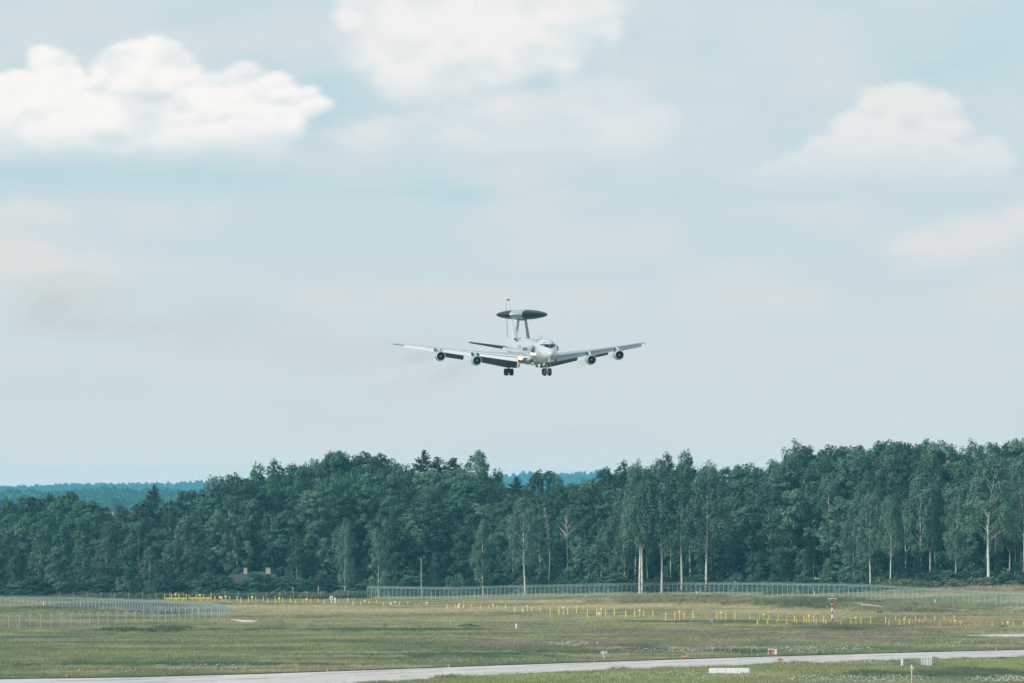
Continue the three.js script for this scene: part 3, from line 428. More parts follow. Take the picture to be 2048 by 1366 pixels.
// the wood behind, which closes the view between the stems
function farWood(name, label, spots, proto, mats, kind = 'stuff') {
  const [leaf, stem] = mats, g = mergeGeometries([proto.crown]); const o = new THREE.InstancedMesh(g, leaf, spots.length), q = new THREE.Matrix4(), e = new THREE.Euler(), s = V(1, 1, 1), qu = new THREE.Quaternion(), c = new THREE.Color();
  spots.forEach(([x, y, z, k, w, a, v], i) => { q.compose(V(x, y, z), qu.setFromEuler(e.set(0, a, 0)), s.set(w, k, w)); o.setMatrixAt(i, q); o.setColorAt(i, c.setRGB(v, v, v)); });
  o.name = name; o.castShadow = o.receiveShadow = true; scene.add(o); return tag(o, label, 'forest', null, kind);
}
{
  const r = rng(55), sp = [];
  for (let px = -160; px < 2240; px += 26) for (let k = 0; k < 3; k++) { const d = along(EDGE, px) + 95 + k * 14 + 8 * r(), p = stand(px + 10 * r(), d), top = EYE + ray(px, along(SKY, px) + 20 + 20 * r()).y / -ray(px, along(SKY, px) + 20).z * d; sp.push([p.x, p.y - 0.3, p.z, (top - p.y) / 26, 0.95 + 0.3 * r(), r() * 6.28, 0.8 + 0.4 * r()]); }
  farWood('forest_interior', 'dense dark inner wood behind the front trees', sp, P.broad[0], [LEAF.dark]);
}
// far wooded hills
{
  const far = deciduous({ seed: 900, H: 14, R: 5, c0: 0.02, clumps: 46, per: 12, leaf: 1.1, shape: full, trunk: 0.2, cs: 2.2 });
  const hill = (name, label, d0, crest, deep, x0, x1, step, hT, woodName, woodLabel) => {
    const pos = [], idx = [], sp = [], r = rng(d0), nx = 60, nz = 12; const H = (px, t) => { const c = EYE + ray(px, along(crest, px)).y / -ray(px, along(crest, px)).z * d0; return lerp(-6, c - hT * 0.8, smooth(t, 0, 1)); };
    for (let j = 0; j <= nz; j++) for (let i = 0; i <= nx; i++) { const px = lerp(x0, x1, i / nx), t = j / nz, d = d0 - deep * (1 - t); pos.push((px - 1024) / FOCAL * d0, H(px, t), -d); }
    for (let j = 0; j < nz; j++) for (let i = 0; i < nx; i++) { const a = j * (nx + 1) + i, b = a + nx + 1; idx.push(a, a + 1, b, a + 1, b + 1, b); }
    const n = pos.length / 3; for (let i = 0; i <= nx; i++) { const k = (nz * (nx + 1) + i) * 3; pos.push(pos[k], -8, pos[k + 2] - deep * 0.8); } for (let i = 0; i < nx; i++) idx.push(nz * (nx + 1) + i, nz * (nx + 1) + i + 1, n + i, nz * (nx + 1) + i + 1, n + i + 1, n + i);
    struct(name, mesh(pos, idx), M([0.04, 0.07, 0.04], 1), label);
    for (let px = x0; px < x1; px += step) for (let t = 0.06; t < 1.01; t += 0.06) { const t2 = t + 0.05 * (r() - 0.5), q = px + step * (r() - 0.5), d = d0 - deep * (1 - t2); sp.push([(q - 1024) / FOCAL * d0, H(q, clamp(t2, 0, 1)) - 0.5, -d, hT / 14 * (0.65 + 0.75 * r()), hT / 14 * (0.8 + 0.4 * r()), r() * 6.28, 0.55 + 0.7 * r()]); }
    farWood(woodName, woodLabel, sp, far, [LEAF.mid]);
  };
  hill('hill', 'long wooded hill on the horizon', 11500, [[-300, 990], [0, 981], [60, 979], [130, 974], [260, 974], [400, 970], [700, 955], [990, 960], [1050, 951], [1120, 953], [1205, 949], [1240, 957], [1300, 964], [1480, 984], [1700, 986], [2300, 984]], 1100, -300, 2350, 7, 22, 'hill_wood', 'blue hazy wood covering the horizon hill');
  hill('low_hill', 'lower wooded rise on the left before the horizon hill', 5600, [[-200, 996], [60, 994], [130, 998], [210, 988], [300, 992], [380, 996], [560, 1000]], 420, -200, 560, 6, 19, 'rise_wood', 'hazy wood on the lower rise at the left');
}
console.log('hills');
// ---------- fences ----------
const wire = (() => { const N = 64, px = new Uint8Array(N * N * 4); for (let y = 0; y < N; y++) for (let x = 0; x < N; x++) { const a = ((x + y) % 16 + 16) % 16, b = ((x - y) % 16 + 16) % 16, v = a < 3 || b < 3 ? 255 : 0, o = (y * N + x) * 4; px[o] = px[o + 1] = px[o + 2] = v; px[o + 3] = 255; } const t = new THREE.DataTexture(px, N, N); t.wrapS = t.wrapT = THREE.RepeatWrapping; t.magFilter = THREE.LinearFilter; t.needsUpdate = true; return t; })();
const netMat = (c, o = 0.5) => new THREE.MeshStandardMaterial({ color: rgb(...c), roughness: 0.6, alphaMap: wire, transparent: true, opacity: o, side: THREE.DoubleSide });
function fenceLine(pts, spacing) { // even posts along a polyline of ground points
  const out = []; let carry = 0;
  for (let k = 0; k + 1 < pts.length; k++) { const a = pts[k], b = pts[k + 1], len = a.distanceTo(b); for (; carry < len; carry += spacing) { const p = a.clone().lerp(b, carry / len); p.y = height(p.x, p.z); out.push(p); } carry -= len; }
  const e = pts[pts.length - 1].clone(); out.push(e); return out;
}
function fence(label, pts, spacing, H, o) {
  const posts = fenceLine(pts, spacing), base = posts[0].clone(), g = thing('security_fence', label, 'fence', base, 'airfield perimeter fences');
  const arm = o.arm ?? 0.42, fat = o.fat ?? 1.15, side = (i) => { const a = posts[Math.max(0, i - 1)], b = posts[Math.min(posts.length - 1, i + 1)], d = b.clone().sub(a).setY(0).normalize(); return V(-d.z, 0, d.x); };
  const gp = o.y ? merge([cyl(0.035 * fat, 0.035 * fat, H, 0, -0.1, 0, 6), bar(V(0, H - 0.12, 0), V(arm, H + 0.36, 0), 0.03 * fat, 5), bar(V(0, H - 0.12, 0), V(-arm, H + 0.36, 0), 0.03 * fat, 5)]) : cyl(0.04, 0.04, H, 0, -0.1, 0, 6);
  const brace = o.y ? merge([gp.clone(), bar(V(0, H * 0.7, 0), V(0.05, 0, 0.9), 0.025, 5), bar(V(0, H * 0.7, 0), V(0.05, 0, -0.9), 0.025, 5)]) : gp;
  posts.forEach((p, i) => { const s = side(i), m = part('post', o.y && i % 10 === 5 ? brace : gp, o.post, g); m.position.copy(p).sub(base); m.rotation.y = Math.atan2(-s.z, s.x); });
  // netting, and on Y posts the two slanted nets and the coil of barbed wire between the arms
  const sheet = (f0, f1) => { const pos = [], uv = [], idx = []; let run = 0; posts.forEach((p, i) => { if (i) run += p.distanceTo(posts[i - 1]); const s = side(i), a = f0(s), b = f1(s); pos.push(p.x - base.x + a.x, p.y - base.y + a.y, p.z - base.z + a.z, p.x - base.x + b.x, p.y - base.y + b.y, p.z - base.z + b.z); uv.push(run * 2.4, 0, run * 2.4, a.distanceTo(b) * 2.4); }); for (let i = 0; i + 1 < posts.length; i++) idx.push(i * 2, i * 2 + 2, i * 2 + 1, i * 2 + 1, i * 2 + 2, i * 2 + 3); return mesh(pos, idx, uv); };
  if (o.net) part('netting', sheet(() => V(0, 0.02, 0), () => V(0, H - 0.15, 0)), o.net, g);
  if (o.coil) {
    const loops = [], r = rng(posts.length), R = 0.36; const prof = [];
    let prev = null; const pts3 = [];
    posts.forEach((p, i) => { if (i === posts.length - 1) return; const q = posts[i + 1], len = p.distanceTo(q), n = Math.max(1, Math.round(len / 0.22)), s = side(i); for (let k = 0; k < n; k++) for (let a = 0; a < 9; a++) { const t = (k + a / 9) / n, th = a / 9 * 6.2832, c = p.clone().lerp(q, t), rr = R * (0.9 + 0.2 * hash2(i * 7 + k, 3)); pts3.push(V(c.x - base.x + s.x * Math.cos(th) * rr, c.y - base.y + H + 0.3 + Math.sin(th) * rr * 0.9, c.z - base.z + s.z * Math.cos(th) * rr)); } });
    const pos = [], idx = [], w = 0.011; pts3.forEach((p) => { pos.push(p.x, p.y + w, p.z, p.x + w, p.y - w, p.z, p.x - w, p.y - w, p.z + w); });
    for (let i = 0; i + 1 < pts3.length; i++) for (let k = 0; k < 3; k++) { const a = i * 3 + k, b = i * 3 + (k + 1) % 3; idx.push(a, b, a + 3, b, b + 3, a + 3); }
    const c = part('barbed_coil', mesh(pos, idx), o.coil, g); c.userData.kind = 'stuff';
    const strands = []; for (const sgn of [-1, 1]) for (const f of [0.35, 0.7, 1]) { for (let i = 0; i + 1 < posts.length; i++) { const s = side(i), s2 = side(i + 1), y = H - 0.12 + 0.48 * f; strands.push(bar(posts[i].clone().sub(base).addScaledVector(s, sgn * arm * f).add(V(0, y, 0)), posts[i + 1].clone().sub(base).addScaledVector(s2, sgn * arm * f).add(V(0, y, 0)), 0.012, 3)); } }
    const st = part('barbed_strands', merge(strands), o.coil, g); st.userData.kind = 'stuff';
  }
  return g;
}
const zinc = M([0.42, 0.54, 0.53], 0.55, { metalness: 0.2 }), greenPost = M([0.34, 0.5, 0.44], 0.6), paleGreen = M([0.33, 0.48, 0.41], 0.6);
{
  const G = (list) => list.map(([px, py]) => ground(px, py)), D = (list) => list.map(([px, d]) => stand(px, d));
  fence('long perimeter fence with Y arms and barbed coil before the forest', D([[735, 1104], [900, 1082], [1080, 1058], [1300, 1030], [1500, 1004], [1680, 984], [1850, 960], [2120, 930]]), 1.56, 2.55, { y: 1, post: zinc, net: netMat([0.2, 0.33, 0.28]), coil: M([0.38, 0.5, 0.49], 0.5) });
  fence('inner fence row of pale green Y posts on the left, barbed arms', G([[-70, 1262], [120, 1254.5], [300, 1247], [461, 1237.5]]), 2.9, 2.25, { y: 1, arm: 0.46, fat: 1.5, post: paleGreen, net: netMat([0.24, 0.36, 0.27], 0.16) });
  fence('dense coiled fence running back on the left from the corner', [ground(462, 1237.5), stand(380, 905), stand(300, 925), stand(220, 945), stand(120, 962), stand(20, 975), stand(-90, 985)], 1.55, 2.0, { y: 1, arm: 0.4, post: zinc, net: netMat([0.17, 0.22, 0.23], 0.6), coil: M([0.38, 0.46, 0.46], 0.5) });
  fence('far plain wire fence with straight posts before the pale scrub', D([[120, 1096], [450, 1100], [735, 1104]]), 3.35, 2.15, { post: greenPost, net: netMat([0.26, 0.34, 0.3], 0.25) });
}
console.log('fences');

// ---------- approach lights ----------
const yellow = M([0.82, 0.66, 0.13], 0.5), amber = M([0.82, 0.45, 0.07], 0.35), yellowBody = M([0.86, 0.6, 0.1], 0.4), white = M([0.72, 0.73, 0.72], 0.55), red = M([0.62, 0.05, 0.04], 0.5), dark = M([0.02, 0.025, 0.03], 0.5), slab = M([0.5, 0.48, 0.42], 0.9);
const lens = new THREE.MeshPhysicalMaterial({ color: rgb(0.9, 0.62, 0.2), roughness: 0.15, clearcoat: 1 });
{
  const A = [[18, 130, 180, 1], [47, 130, 180], [105, 130, 170], [141, 140, 183], [200, 140, 185], [230, 140, 185, 1], [259, 138, 182], [318, 138, 178], [356, 148, 185], [418, 146, 184], [447, 146, 185, 1], [478, 146, 184], [539, 143, 180], [584, 155, 192], [644, 158, 185], [702, 152, 182], [766, 150, 180], [812, 162, 200], [875, 162, 194], [905, 160, 190, 1], [937, 162, 188], [998, 158, 186], [1052, 172, 204], [1147, 168, 200, 1], [1178, 168, 200], [1241, 168, 195], [1298, 180, 204], [1395, 178, 200, 1], [1553, 187, 230], [1617, 188, 230], [1651, 187, 228, 1], [1682, 187, 225], [1748, 187, 217], [1816, 195, 228], [1882, 196, 222], [1915, 194, 225, 1], [1948, 194, 222], [2014, 192, 220]].map(([x, a, b, k]) => [500 + x / 3.938, 1160 + a / 3.938, 1160 + b / 3.938, k]);
  const B = [[44, 192, 218], [117, 206, 258], [183, 206, 252], [218, 203, 252, 1], [250, 205, 250], [318, 202, 245], [397, 217, 280], [465, 213, 277], [501, 213, 270, 1], [535, 213, 272], [603, 213, 266], [689, 228, 292], [762, 225, 288], [797, 224, 288, 1], [830, 225, 285], [901, 222, 278], [991, 238, 300], [1063, 234, 298], [1099, 234, 293, 1], [1134, 234, 285], [1205, 232, 285], [1306, 248, 320], [1379, 246, 312], [1415, 243, 316, 1], [1450, 244, 315], [1523, 240, 308], [1634, 258, 322], [1707, 256, 308], [1744, 254, 317, 1], [1779, 254, 317], [1852, 254, 316]].map(([x, a, b, k]) => [1000 + x / 3.938, 1160 + a / 3.938, 1160 + b / 3.938, k]);
  const C = [[0, 262, 300], [57, 290, 335], [70, 256, 310], [105, 254, 302, 1], [141, 256, 304], [130, 292, 330], [203, 290, 322], [212, 254, 303], [277, 288, 333], [333, 270, 318], [349, 288, 325], [405, 266, 315], [423, 285, 320], [442, 264, 318, 1], [478, 265, 315], [496, 285, 338], [549, 266, 320], [567, 283, 325], [681, 282, 340], [755, 278, 330], [792, 277, 332, 1], [829, 278, 332], [903, 276, 330], [1015, 274, 324], [1041, 290, 345], [1088, 273, 318], [1117, 290, 340], [1154, 287, 340, 1], [1162, 270, 320], [1192, 287, 338], [1237, 270, 320], [1267, 285, 332], [1310, 268, 315], [1381, 266, 320], [1418, 305, 350], [1453, 264, 320], [1496, 302, 335], [1527, 262, 315], [1534, 300, 340, 1], [1572, 300, 338], [1648, 298, 328], [1812, 316, 348], [1890, 314, 340], [1929, 312, 343, 1], [1968, 314, 343], [2044, 312, 340]].map(([x, a, b, k]) => [1500 + x / 3.737, 1160 + a / 3.737, 1160 + b / 3.737, k]);
  const L = [[1024, 175, 262], [1138, 175, 258], [1197, 170, 258, 1], [1255, 172, 258], [1370, 168, 260], [1435, 190, 280], [1553, 190, 280]].map(([x, a, b, k]) => [300 + x / 7.877, 1170 + a / 7.877, 1170 + b / 7.877, k]);
  const all = [...L, ...A, ...B, ...C].sort((a, b) => a[0] - b[0]); let np = 0, nr = 0;
  const pole = new Map(), pg = (h, r) => { const k = h.toFixed(1) + r; if (!pole.has(k)) pole.set(k, cyl(r, r, 1, 0, 0, 0, 8)); return pole.get(k); };
  const cap = merge([cyl(0.115, 0.115, 0.2, 0, 0, 0, 10), cyl(0.115, 0.07, 0.05, 0, 0.2, 0, 10)]), eye = new THREE.CylinderGeometry(0.055, 0.055, 0.04, 10); eye.rotateX(Math.PI / 2);
  const bowl = new THREE.SphereGeometry(0.27, 14, 10), rim = new THREE.TorusGeometry(0.2, 0.03, 6, 16), glass = new THREE.SphereGeometry(0.13, 12, 8); glass.scale(1, 1, 0.4);
  const foot = cyl(0.16, 0.15, 0.05, 0, 0, 0, 10);
  for (const [px, y0, y1, round] of all) {
    const p = ground(px, y1 + 0.5), d = -p.z, h = Math.max(0.7, (y1 - y0) / FOCAL * d), n = round ? ++nr : ++np;
    const g = thing(round ? 'round_approach_light' : 'approach_light_post', round ? `yellow post with round lamp head, ${ordinal(n)} round-headed one from the left` : `slim yellow light post with orange cap, ${ordinal(n)} capped post from the left`, 'light post', p, round ? 'round-headed approach lights in the grass' : 'capped approach light posts in the grass');
    g.rotation.set(0.03 * (hash2(np, nr) - 0.5) * 2, 0.5, 0.035 * (hash2(nr, np + 9) - 0.5) * 2);
    const s = part('pole', pg(h, round ? 0.075 : 0.1), yellow, g); s.scale.y = h - (round ? 0.3 : 0.24);
    part('foot', foot, slab, g);
    if (round) { const b = part('lamp_head', bowl, yellowBody, g); b.position.y = h - 0.16; const w = part('rim', rim, yellow, b); w.position.z = 0.17; const e = part('lens', glass, lens, b); e.position.z = 0.23; }
    else { const c = part('cap', cap, amber, g); c.position.y = h - 0.24; const e = part('lens', eye, lens, c); e.position.set(0, 0.12, 0.12); }
  }
  // the two beam gantries
  for (const [x0, x1, yb, yBeam, yTop, label] of [[330.5, 373.5, 1205, 1196.3, 1189.2, 'yellow light gantry with five lamps, left one of two'], [379, 423, 1205, 1195.6, 1190.5, 'yellow light gantry with five lamps, right one of two']]) {
    const mid = (x0 + x1) / 2, p = stand(mid, 1040), d = 1040, m = (px) => (px - mid) / FOCAL * d, Y = (py) => EYE + ray(mid, py).y / -ray(mid, py).z * d - p.y;
    const g = thing('light_gantry', label, 'light gantry', p, 'yellow light gantries before the scrub'), yb0 = Y(yBeam), yt = Y(yTop);
    part('beam', merge([box(m(x1) - m(x0) + 0.1, 0.18, 0.16, 0, yb0, 0), box(m(x1) - m(x0), 0.08, 0.1, 0, yb0 - 0.16, 0)]), yellow, g);
    for (const s of [-1, 1]) { part('brace', bar(V(s * m(x1 - 4), yb0, 0), V(s * m(x1 - 12.5), -0.1, 0), 0.09, 6), yellow, g); part('leg', box(0.12, yb0 + 0.1, 0.12, s * 0.24, yb0 / 2 - 0.05, 0), yellow, g); }
    part('ladder_rungs', merge([0.25, 0.5, 0.75].map((k) => box(0.4, 0.06, 0.06, 0, yb0 * k, 0))), yellow, g);
    [0, 0.32, 0.5, 0.66, 1].forEach((f, i) => { const x = lerp(m(x0), m(x1), f); if (i === 2) { const b = part('lamp_head', bowl, yellowBody, g); b.position.set(x, yt, 0); part('lens', glass, lens, b).position.z = 0.23; part('lamp_post', cyl(0.06, 0.06, yt - yb0, x, yb0, 0), yellow, g); } else { const s = part('lamp_post', cyl(0.075, 0.075, yt - yb0 + 0.3, x, yb0 - 0.3, 0.12, 8), yellow, g); const c = part('cap', cap, amber, s); c.position.set(x, yt - 0.1, 0.12); } });
  }
}
// ---------- masts, signs, boxes ----------
const size = (px, d) => px / FOCAL * d;
{ // red and white mast with a cross arm
  const p = ground(1664.5, 1244), d = -p.z, H = size(58, d), g = thing('wind_mast', 'red and white banded mast with a cross arm in the grass', 'mast', p), n = 8, hb = size(50, d) / 7;
  for (let i = 0; i < 7; i++) part('band', cyl(0.2 - i * 0.012, 0.2 - (i + 1) * 0.012, hb, 0, i * hb, 0, 12), i % 2 ? white : red, g);
  part('tip', cyl(0.05, 0.02, H - hb * 7, 0, hb * 7, 0, 8), white, g);
  part('cross_arm', box(1.75, 0.12, 0.12, 0, size(46.5, d), 0.16), white, g);
  part('lamp', merge([cyl(0.16, 0.16, 0.36, -0.03, size(38.5, d), 0.14, 12)]), dark, g); part('plate', box(0.2, 0.24, 0.04, 0.05, size(15, d), 0.23), white, g);
}
{ // pinkish mast cut by the lower picture edge
  const d = 572, p = stand(1822.5, d), H = size(44, d), g = thing('approach_mast', 'faded pink mast with small cross arm at the lower picture edge', 'mast', p), pink = M([0.62, 0.36, 0.32], 0.7), pale = M([0.72, 0.66, 0.62], 0.7);
  [0, 1, 2, 3, 4].forEach((i) => part('band', cyl(0.11, 0.105, H * 0.82 / 5, 0, i * H * 0.82 / 5, 0, 10), i % 2 ? pink : M([0.64, 0.42, 0.38], 0.7), g));
  part('cross_arm', merge([box(0.6, 0.1, 0.14, 0, H * 0.85, 0.04)]), pale, g); part('lamp', merge([cyl(0.1, 0.13, 0.22, 0, H * 0.86, 0, 10), cyl(0.13, 0.06, 0.2, 0, H * 0.86 + 0.22, 0, 10)]), pale, g);
}
{ // long white sign seen from behind, four panels
  const p = ground(1459, 1348), d = -p.z, w = size(82, d), h = size(11, d), g = thing('taxiway_sign', 'long low white sign of four blank panels beside the taxiway', 'sign', p), cut = [0, 0.2, 0.405, 0.71, 0.975], wp = M([0.9, 0.92, 0.94], 0.4);
  for (let i = 0; i < 4; i++) { const a = (cut[i] - 0.5) * w, b = (cut[i + 1] - 0.5) * w; const q = part('panel', new RoundedBoxGeometry(b - a - 0.06, h, 0.28, 2, 0.02), wp, g); q.position.set((a + b) / 2, h / 2 + 0.05, 0); }
  part('frame', merge([box(w, h * 0.9, 0.16, 0, h / 2 + 0.05, -0.03), box(0.1, h, 0.3, w / 2 - 0.05, h / 2 + 0.05, 0)]), M([0.55, 0.58, 0.6], 0.6), g);
  for (const s of [-0.4, 0, 0.4]) part('leg', cyl(0.05, 0.05, 0.12, s * w, -0.06, 0), zinc, g);
}
{ // red holding position sign, seen from the side
  const p = ground(1545, 1311), d = -p.z, w = size(17.6, d), h = size(12.4, d), g = thing('holding_sign', 'red and black holding position sign with white edge by the taxiway', 'sign', p);
  const q = part('case', new RoundedBoxGeometry(w, h, 0.3, 2, 0.02), white, g); q.position.y = h / 2;
  const f = 0.155; part('black_face', box(w * 0.2, h * 0.8, 0.02, -w * 0.35, h * 0.5, f), dark, g); part('red_face', box(w * 0.46, h * 0.8, 0.02, -w * 0.01, h * 0.5, f), M([0.75, 0.04, 0.02], 0.45), g);
  part('end_plate', box(w * 0.24, h * 0.96, 0.05, w * 0.37, h * 0.5, f), M([0.82, 0.86, 0.9], 0.5), g);
  const font = await new FontLoader().loadAsync('fonts/droid/droid_sans_bold.typeface.json');
  const txt = (s, hh, sx) => { const t = new TextGeometry(s, { font, size: hh, depth: 0.01, curveSegments: 3 }); t.computeBoundingBox(); const b = t.boundingBox; t.translate(-(b.min.x + b.max.x) / 2, -b.min.y, 0); t.scale(sx / (b.max.x - b.min.x), 1, 1); return t; };
  const t1 = part('yellow_letter', txt('A', h * 0.5, w * 0.14), M([0.75, 0.62, 0.1], 0.5), g); t1.position.set(-w * 0.345, h * 0.16, f + 0.012);
  const t2 = part('white_number', txt('08', h * 0.5, w * 0.22), white, g); t2.position.set(w * 0.04, h * 0.14, f + 0.012);
  globalThis.planeFont = font;
}
{ // grey louvred cabinet and white boards
  const p = ground(1853, 1332), d = -p.z, w = size(20.5, d), h = size(17, d), g = thing('louvred_cabinet', 'pale grey cabinet with upright ribs beside the taxiway', 'cabinet', p), gm = M([0.6, 0.66, 0.67], 0.5), lt = M([0.76, 0.8, 0.8], 0.5);
  part('body', box(w, h - 0.1, 0.5, 0, h / 2, 0), gm, g); for (const k of [-0.47, -0.22, 0.03, 0.08, 0.3, 0.47]) part('rib', box(0.07, h, 0.08, k * w, h / 2 + 0.02, 0.28), lt, g); part('top_rail', box(w + 0.06, 0.06, 0.6, 0, h, 0), lt, g);
  const q = ground(1804, 1333.5), e = -q.z, b = thing('white_board', 'narrow white upright board left of the ribbed cabinet', 'board', q), bh = size(15.5, e), bw = size(4.8, e);
  const f = part('panel', new RoundedBoxGeometry(bw, bh, 0.08, 2, 0.02), M([0.85, 0.87, 0.9], 0.5), b); f.position.y = bh / 2; part('red_edge', box(0.04, bh * 0.9, 0.1, -bw / 2 - 0.02, bh / 2, 0), M([0.6, 0.32, 0.28], 0.6), b); part('stake', cyl(0.03, 0.03, 0.3, 0, -0.2, -0.07), zinc, b);
}
{ // sign back on a post
  const p = ground(1208, 1320.5), d = -p.z, H = size(18, d), g = thing('sign_on_post', 'grey sign back on a white post beyond the taxiway', 'sign', p);
  part('post', cyl(0.06, 0.06, H, 0, 0, 0, 8), M([0.7, 0.7, 0.66], 0.6), g); const f = part('panel', new RoundedBoxGeometry(size(13.5, d), size(6, d), 0.05, 2, 0.02), M([0.52, 0.56, 0.6], 0.6), g); f.position.set(0, H - size(3, d), -0.08); part('clamp', box(0.2, 0.06, 0.16, 0, H - size(3, d), -0.02), zinc, g);
}
for (const [px, py, label] of [[1369, 1319, 'orange and black guard light on the far rim of the taxiway'], [1560.5, 1327.5, 'orange and black guard light on the near rim of the taxiway']]) { // runway guard lights
  const p = ground(px, py), d = -p.z, g = thing('guard_light', label, 'guard light', p, 'runway guard lights'), H = size(10, d), or = M([0.8, 0.4, 0.14], 0.5);
  part('post', cyl(0.09, 0.08, H * 0.6, 0, 0, 0, 8), M([0.72, 0.5, 0.22], 0.6), g); part('hood', new THREE.BoxGeometry(0.52, 0.3, 0.4).translate(-0.08, H * 0.82, 0.05), dark, g);
  const y = H * 0.68; const c = new THREE.CylinderGeometry(0.13, 0.13, 0.2, 12); c.rotateX(Math.PI / 2); for (const s of [-0.24, 0.04]) part('lamp', c.clone().translate(s, y, 0.16), or, g); part('back_box', new THREE.BoxGeometry(0.24, 0.34, 0.34).translate(0.3, y + 0.04, 0), or, g);
}
const blue = new THREE.MeshPhysicalMaterial({ color: rgb(0.08, 0.4, 0.85), roughness: 0.12, clearcoat: 1 });
for (const [px, py, b, label] of [[1189, 1325.5, 1, 'blue taxiway edge light left of the grey sign on its post'], [1992, 1301.5, 1, 'blue taxiway edge light close to the right picture edge'], [133, 1355.5, 0, 'small yellow edge marker, first from the left on the taxiway rim'], [655, 1344.6, 0, 'small yellow edge marker, second from the left on the taxiway rim'], [897, 1335.5, 0, 'small yellow edge marker, third from the left on the taxiway rim'], [1515.5, 1314.3, 0, 'small yellow edge marker just left of the red sign'], [1035, 1349, 0, 'small worn marker on the near rim of the taxiway'], [1414, 1332, 0, 'tiny worn marker on the near rim above the long white sign']]) {
  const p = ground(px, py), g = thing(b ? 'taxiway_light' : 'edge_marker', label, b ? 'taxiway light' : 'edge marker', p, b ? 'blue taxiway lights' : 'taxiway edge markers'), H = size(b ? 7 : 6, -p.z);
  part('base', cyl(0.13, 0.11, 0.05), slab, g); part('stem', cyl(0.055, 0.045, H * 0.7, 0, 0.03), M([0.75, 0.5, 0.14], 0.5), g); part(b ? 'blue_lens' : 'cap', new THREE.SphereGeometry(b ? 0.1 : 0.07, 10, 8).translate(0, H * 0.78, 0), b ? blue : M([0.85, 0.62, 0.16], 0.4), g);
}
// small boards, cans and markers among the lights
const smallBox = (name, label, cat, px, py, wpx, hpx, mat, extra) => { const p = ground(px, py), d = -p.z, w = size(wpx, d), h = size(hpx, d), g = thing(name, label, cat, p); const b = part('body', new RoundedBoxGeometry(w, h, Math.min(w, 0.5), 2, Math.min(w, h) * 0.12), mat, g); b.position.y = h / 2 + (extra?.lift ?? 0.03); if (extra?.tilt) g.rotation.z = extra.tilt; if (extra?.add) extra.add(g, w, h, d); return g; };
smallBox('white_marker', 'slim white marker post standing in mid field', 'marker', 1032.5, 1259, 4.2, 11.5, white, { add: (g, w, h) => part('foot', cyl(w * 0.6, w * 0.6, 0.05), slab, g) });
smallBox('white_can', 'white cabinet box among the yellow posts with a dark lid', 'box', 1198.5, 1231.5, 5.2, 7, white, { add: (g, w, h) => { part('lid', box(w * 1.05, 0.06, 0.5, 0, h + 0.05, 0), M([0.5, 0.5, 0.48]), g); part('spout', cyl(0.06, 0.05, 0.4, -w * 0.1, h + 0.06, 0), M([0.55, 0.45, 0.2]), g); } });
smallBox('white_can', 'small low white box by the first right-hand lights', 'box', 1044.5, 1223.5, 4.6, 3.6, white, { add: (g, w, h) => part('lid', box(w * 1.04, 0.05, 0.46, 0, h + 0.04, 0), slab, g) });
smallBox('white_can', 'tilted white box beside a round lamp mid left', 'box', 915.5, 1217.5, 4.2, 8, white, { tilt: -0.3, add: (g, w, h) => part('lid', box(w * 0.6, 0.1, 0.3, 0, h + 0.06, 0), dark, g) });
smallBox('white_can', 'round white drum on the left by a dark post', 'drum', 781.5, 1211, 5, 5.6, white, { add: (g, w, h) => part('tap', cyl(0.07, 0.07, h * 0.8, w * 0.62, 0, 0), yellow, g) });
smallBox('warning_board', 'white board with red mark on a yellow post left of centre', 'board', 662.8, 1205.5, 6.4, 7.6, white, { lift: 0.62, add: (g, w, h, d) => { part('post', cyl(0.07, 0.07, 0.7, 0, 0, -0.05), yellow, g); part('red_mark', box(w * 0.3, h * 0.55, 0.02, 0, 0.62 + h / 2, Math.min(w, 0.5) / 2 + 0.011), red, g); part('red_lamp', cyl(0.09, 0.07, 0.5, 0, 0.62 + h, 0), M([0.6, 0.05, 0.09]), g); } });
smallBox('banded_marker', 'white and orange banded drum right of the warning board', 'marker', 670.8, 1206.8, 4.2, 4, white, { add: (g, w, h) => { part('orange_band', cyl(w * 0.42, w * 0.42, h * 0.7, 0, h + 0.02, 0, 12), M([0.85, 0.5, 0.2]), g); part('white_top', cyl(w * 0.45, w * 0.45, h * 1.1, 0, h * 1.75, 0, 12), white, g); } });
smallBox('white_cone', 'small white capped marker left of the coiled fence', 'marker', 695.5, 1204, 2.6, 5, white, { lift: 0.3, add: (g, w) => { part('red_side', box(0.1, 0.3, 0.1, -w * 0.7, 0.6, 0), M([0.75, 0.3, 0.15]), g); part('post', cyl(0.05, 0.05, 0.35), yellow, g); } });
smallBox('white_plate', 'square white plate right of the yellow gantries', 'plate', 440.5, 1200, 4.8, 4.6, white, { lift: 0.35, add: (g) => part('post', cyl(0.04, 0.04, 0.4), zinc, g) });
smallBox('utility_box', 'small pale blue utility box near the concrete strip', 'box', 1423.5, 1245.5, 5.2, 7, M([0.4, 0.55, 0.55], 0.6), { add: (g, w, h) => part('lid', box(w * 1.06, 0.06, 0.5, 0, h + 0.05, 0), M([0.55, 0.66, 0.66]), g) });
smallBox('red_marker', 'small red stake in the grass left of the pale strip', 'marker', 1315.5, 1242, 2, 4.2, M([0.75, 0.2, 0.1], 0.6), { add: (g, w, h) => part('foot', cyl(w * 0.7, w * 0.7, 0.05), slab, g) });
smallBox('tilted_stake', 'leaning white stake in the purple weeds', 'marker', 1196.5, 1291, 2, 8, white, { tilt: 0.4, add: (g, w) => part('foot', cyl(w * 0.7, w * 0.7, 0.06), slab, g) });
smallBox('thin_stake', 'thin pale stake in the mid field grass', 'marker', 901.5, 1250, 1.1, 10, M([0.6, 0.62, 0.6]), { tilt: 0.06, add: (g, w) => part('foot', cyl(w, w, 0.05), slab, g) });
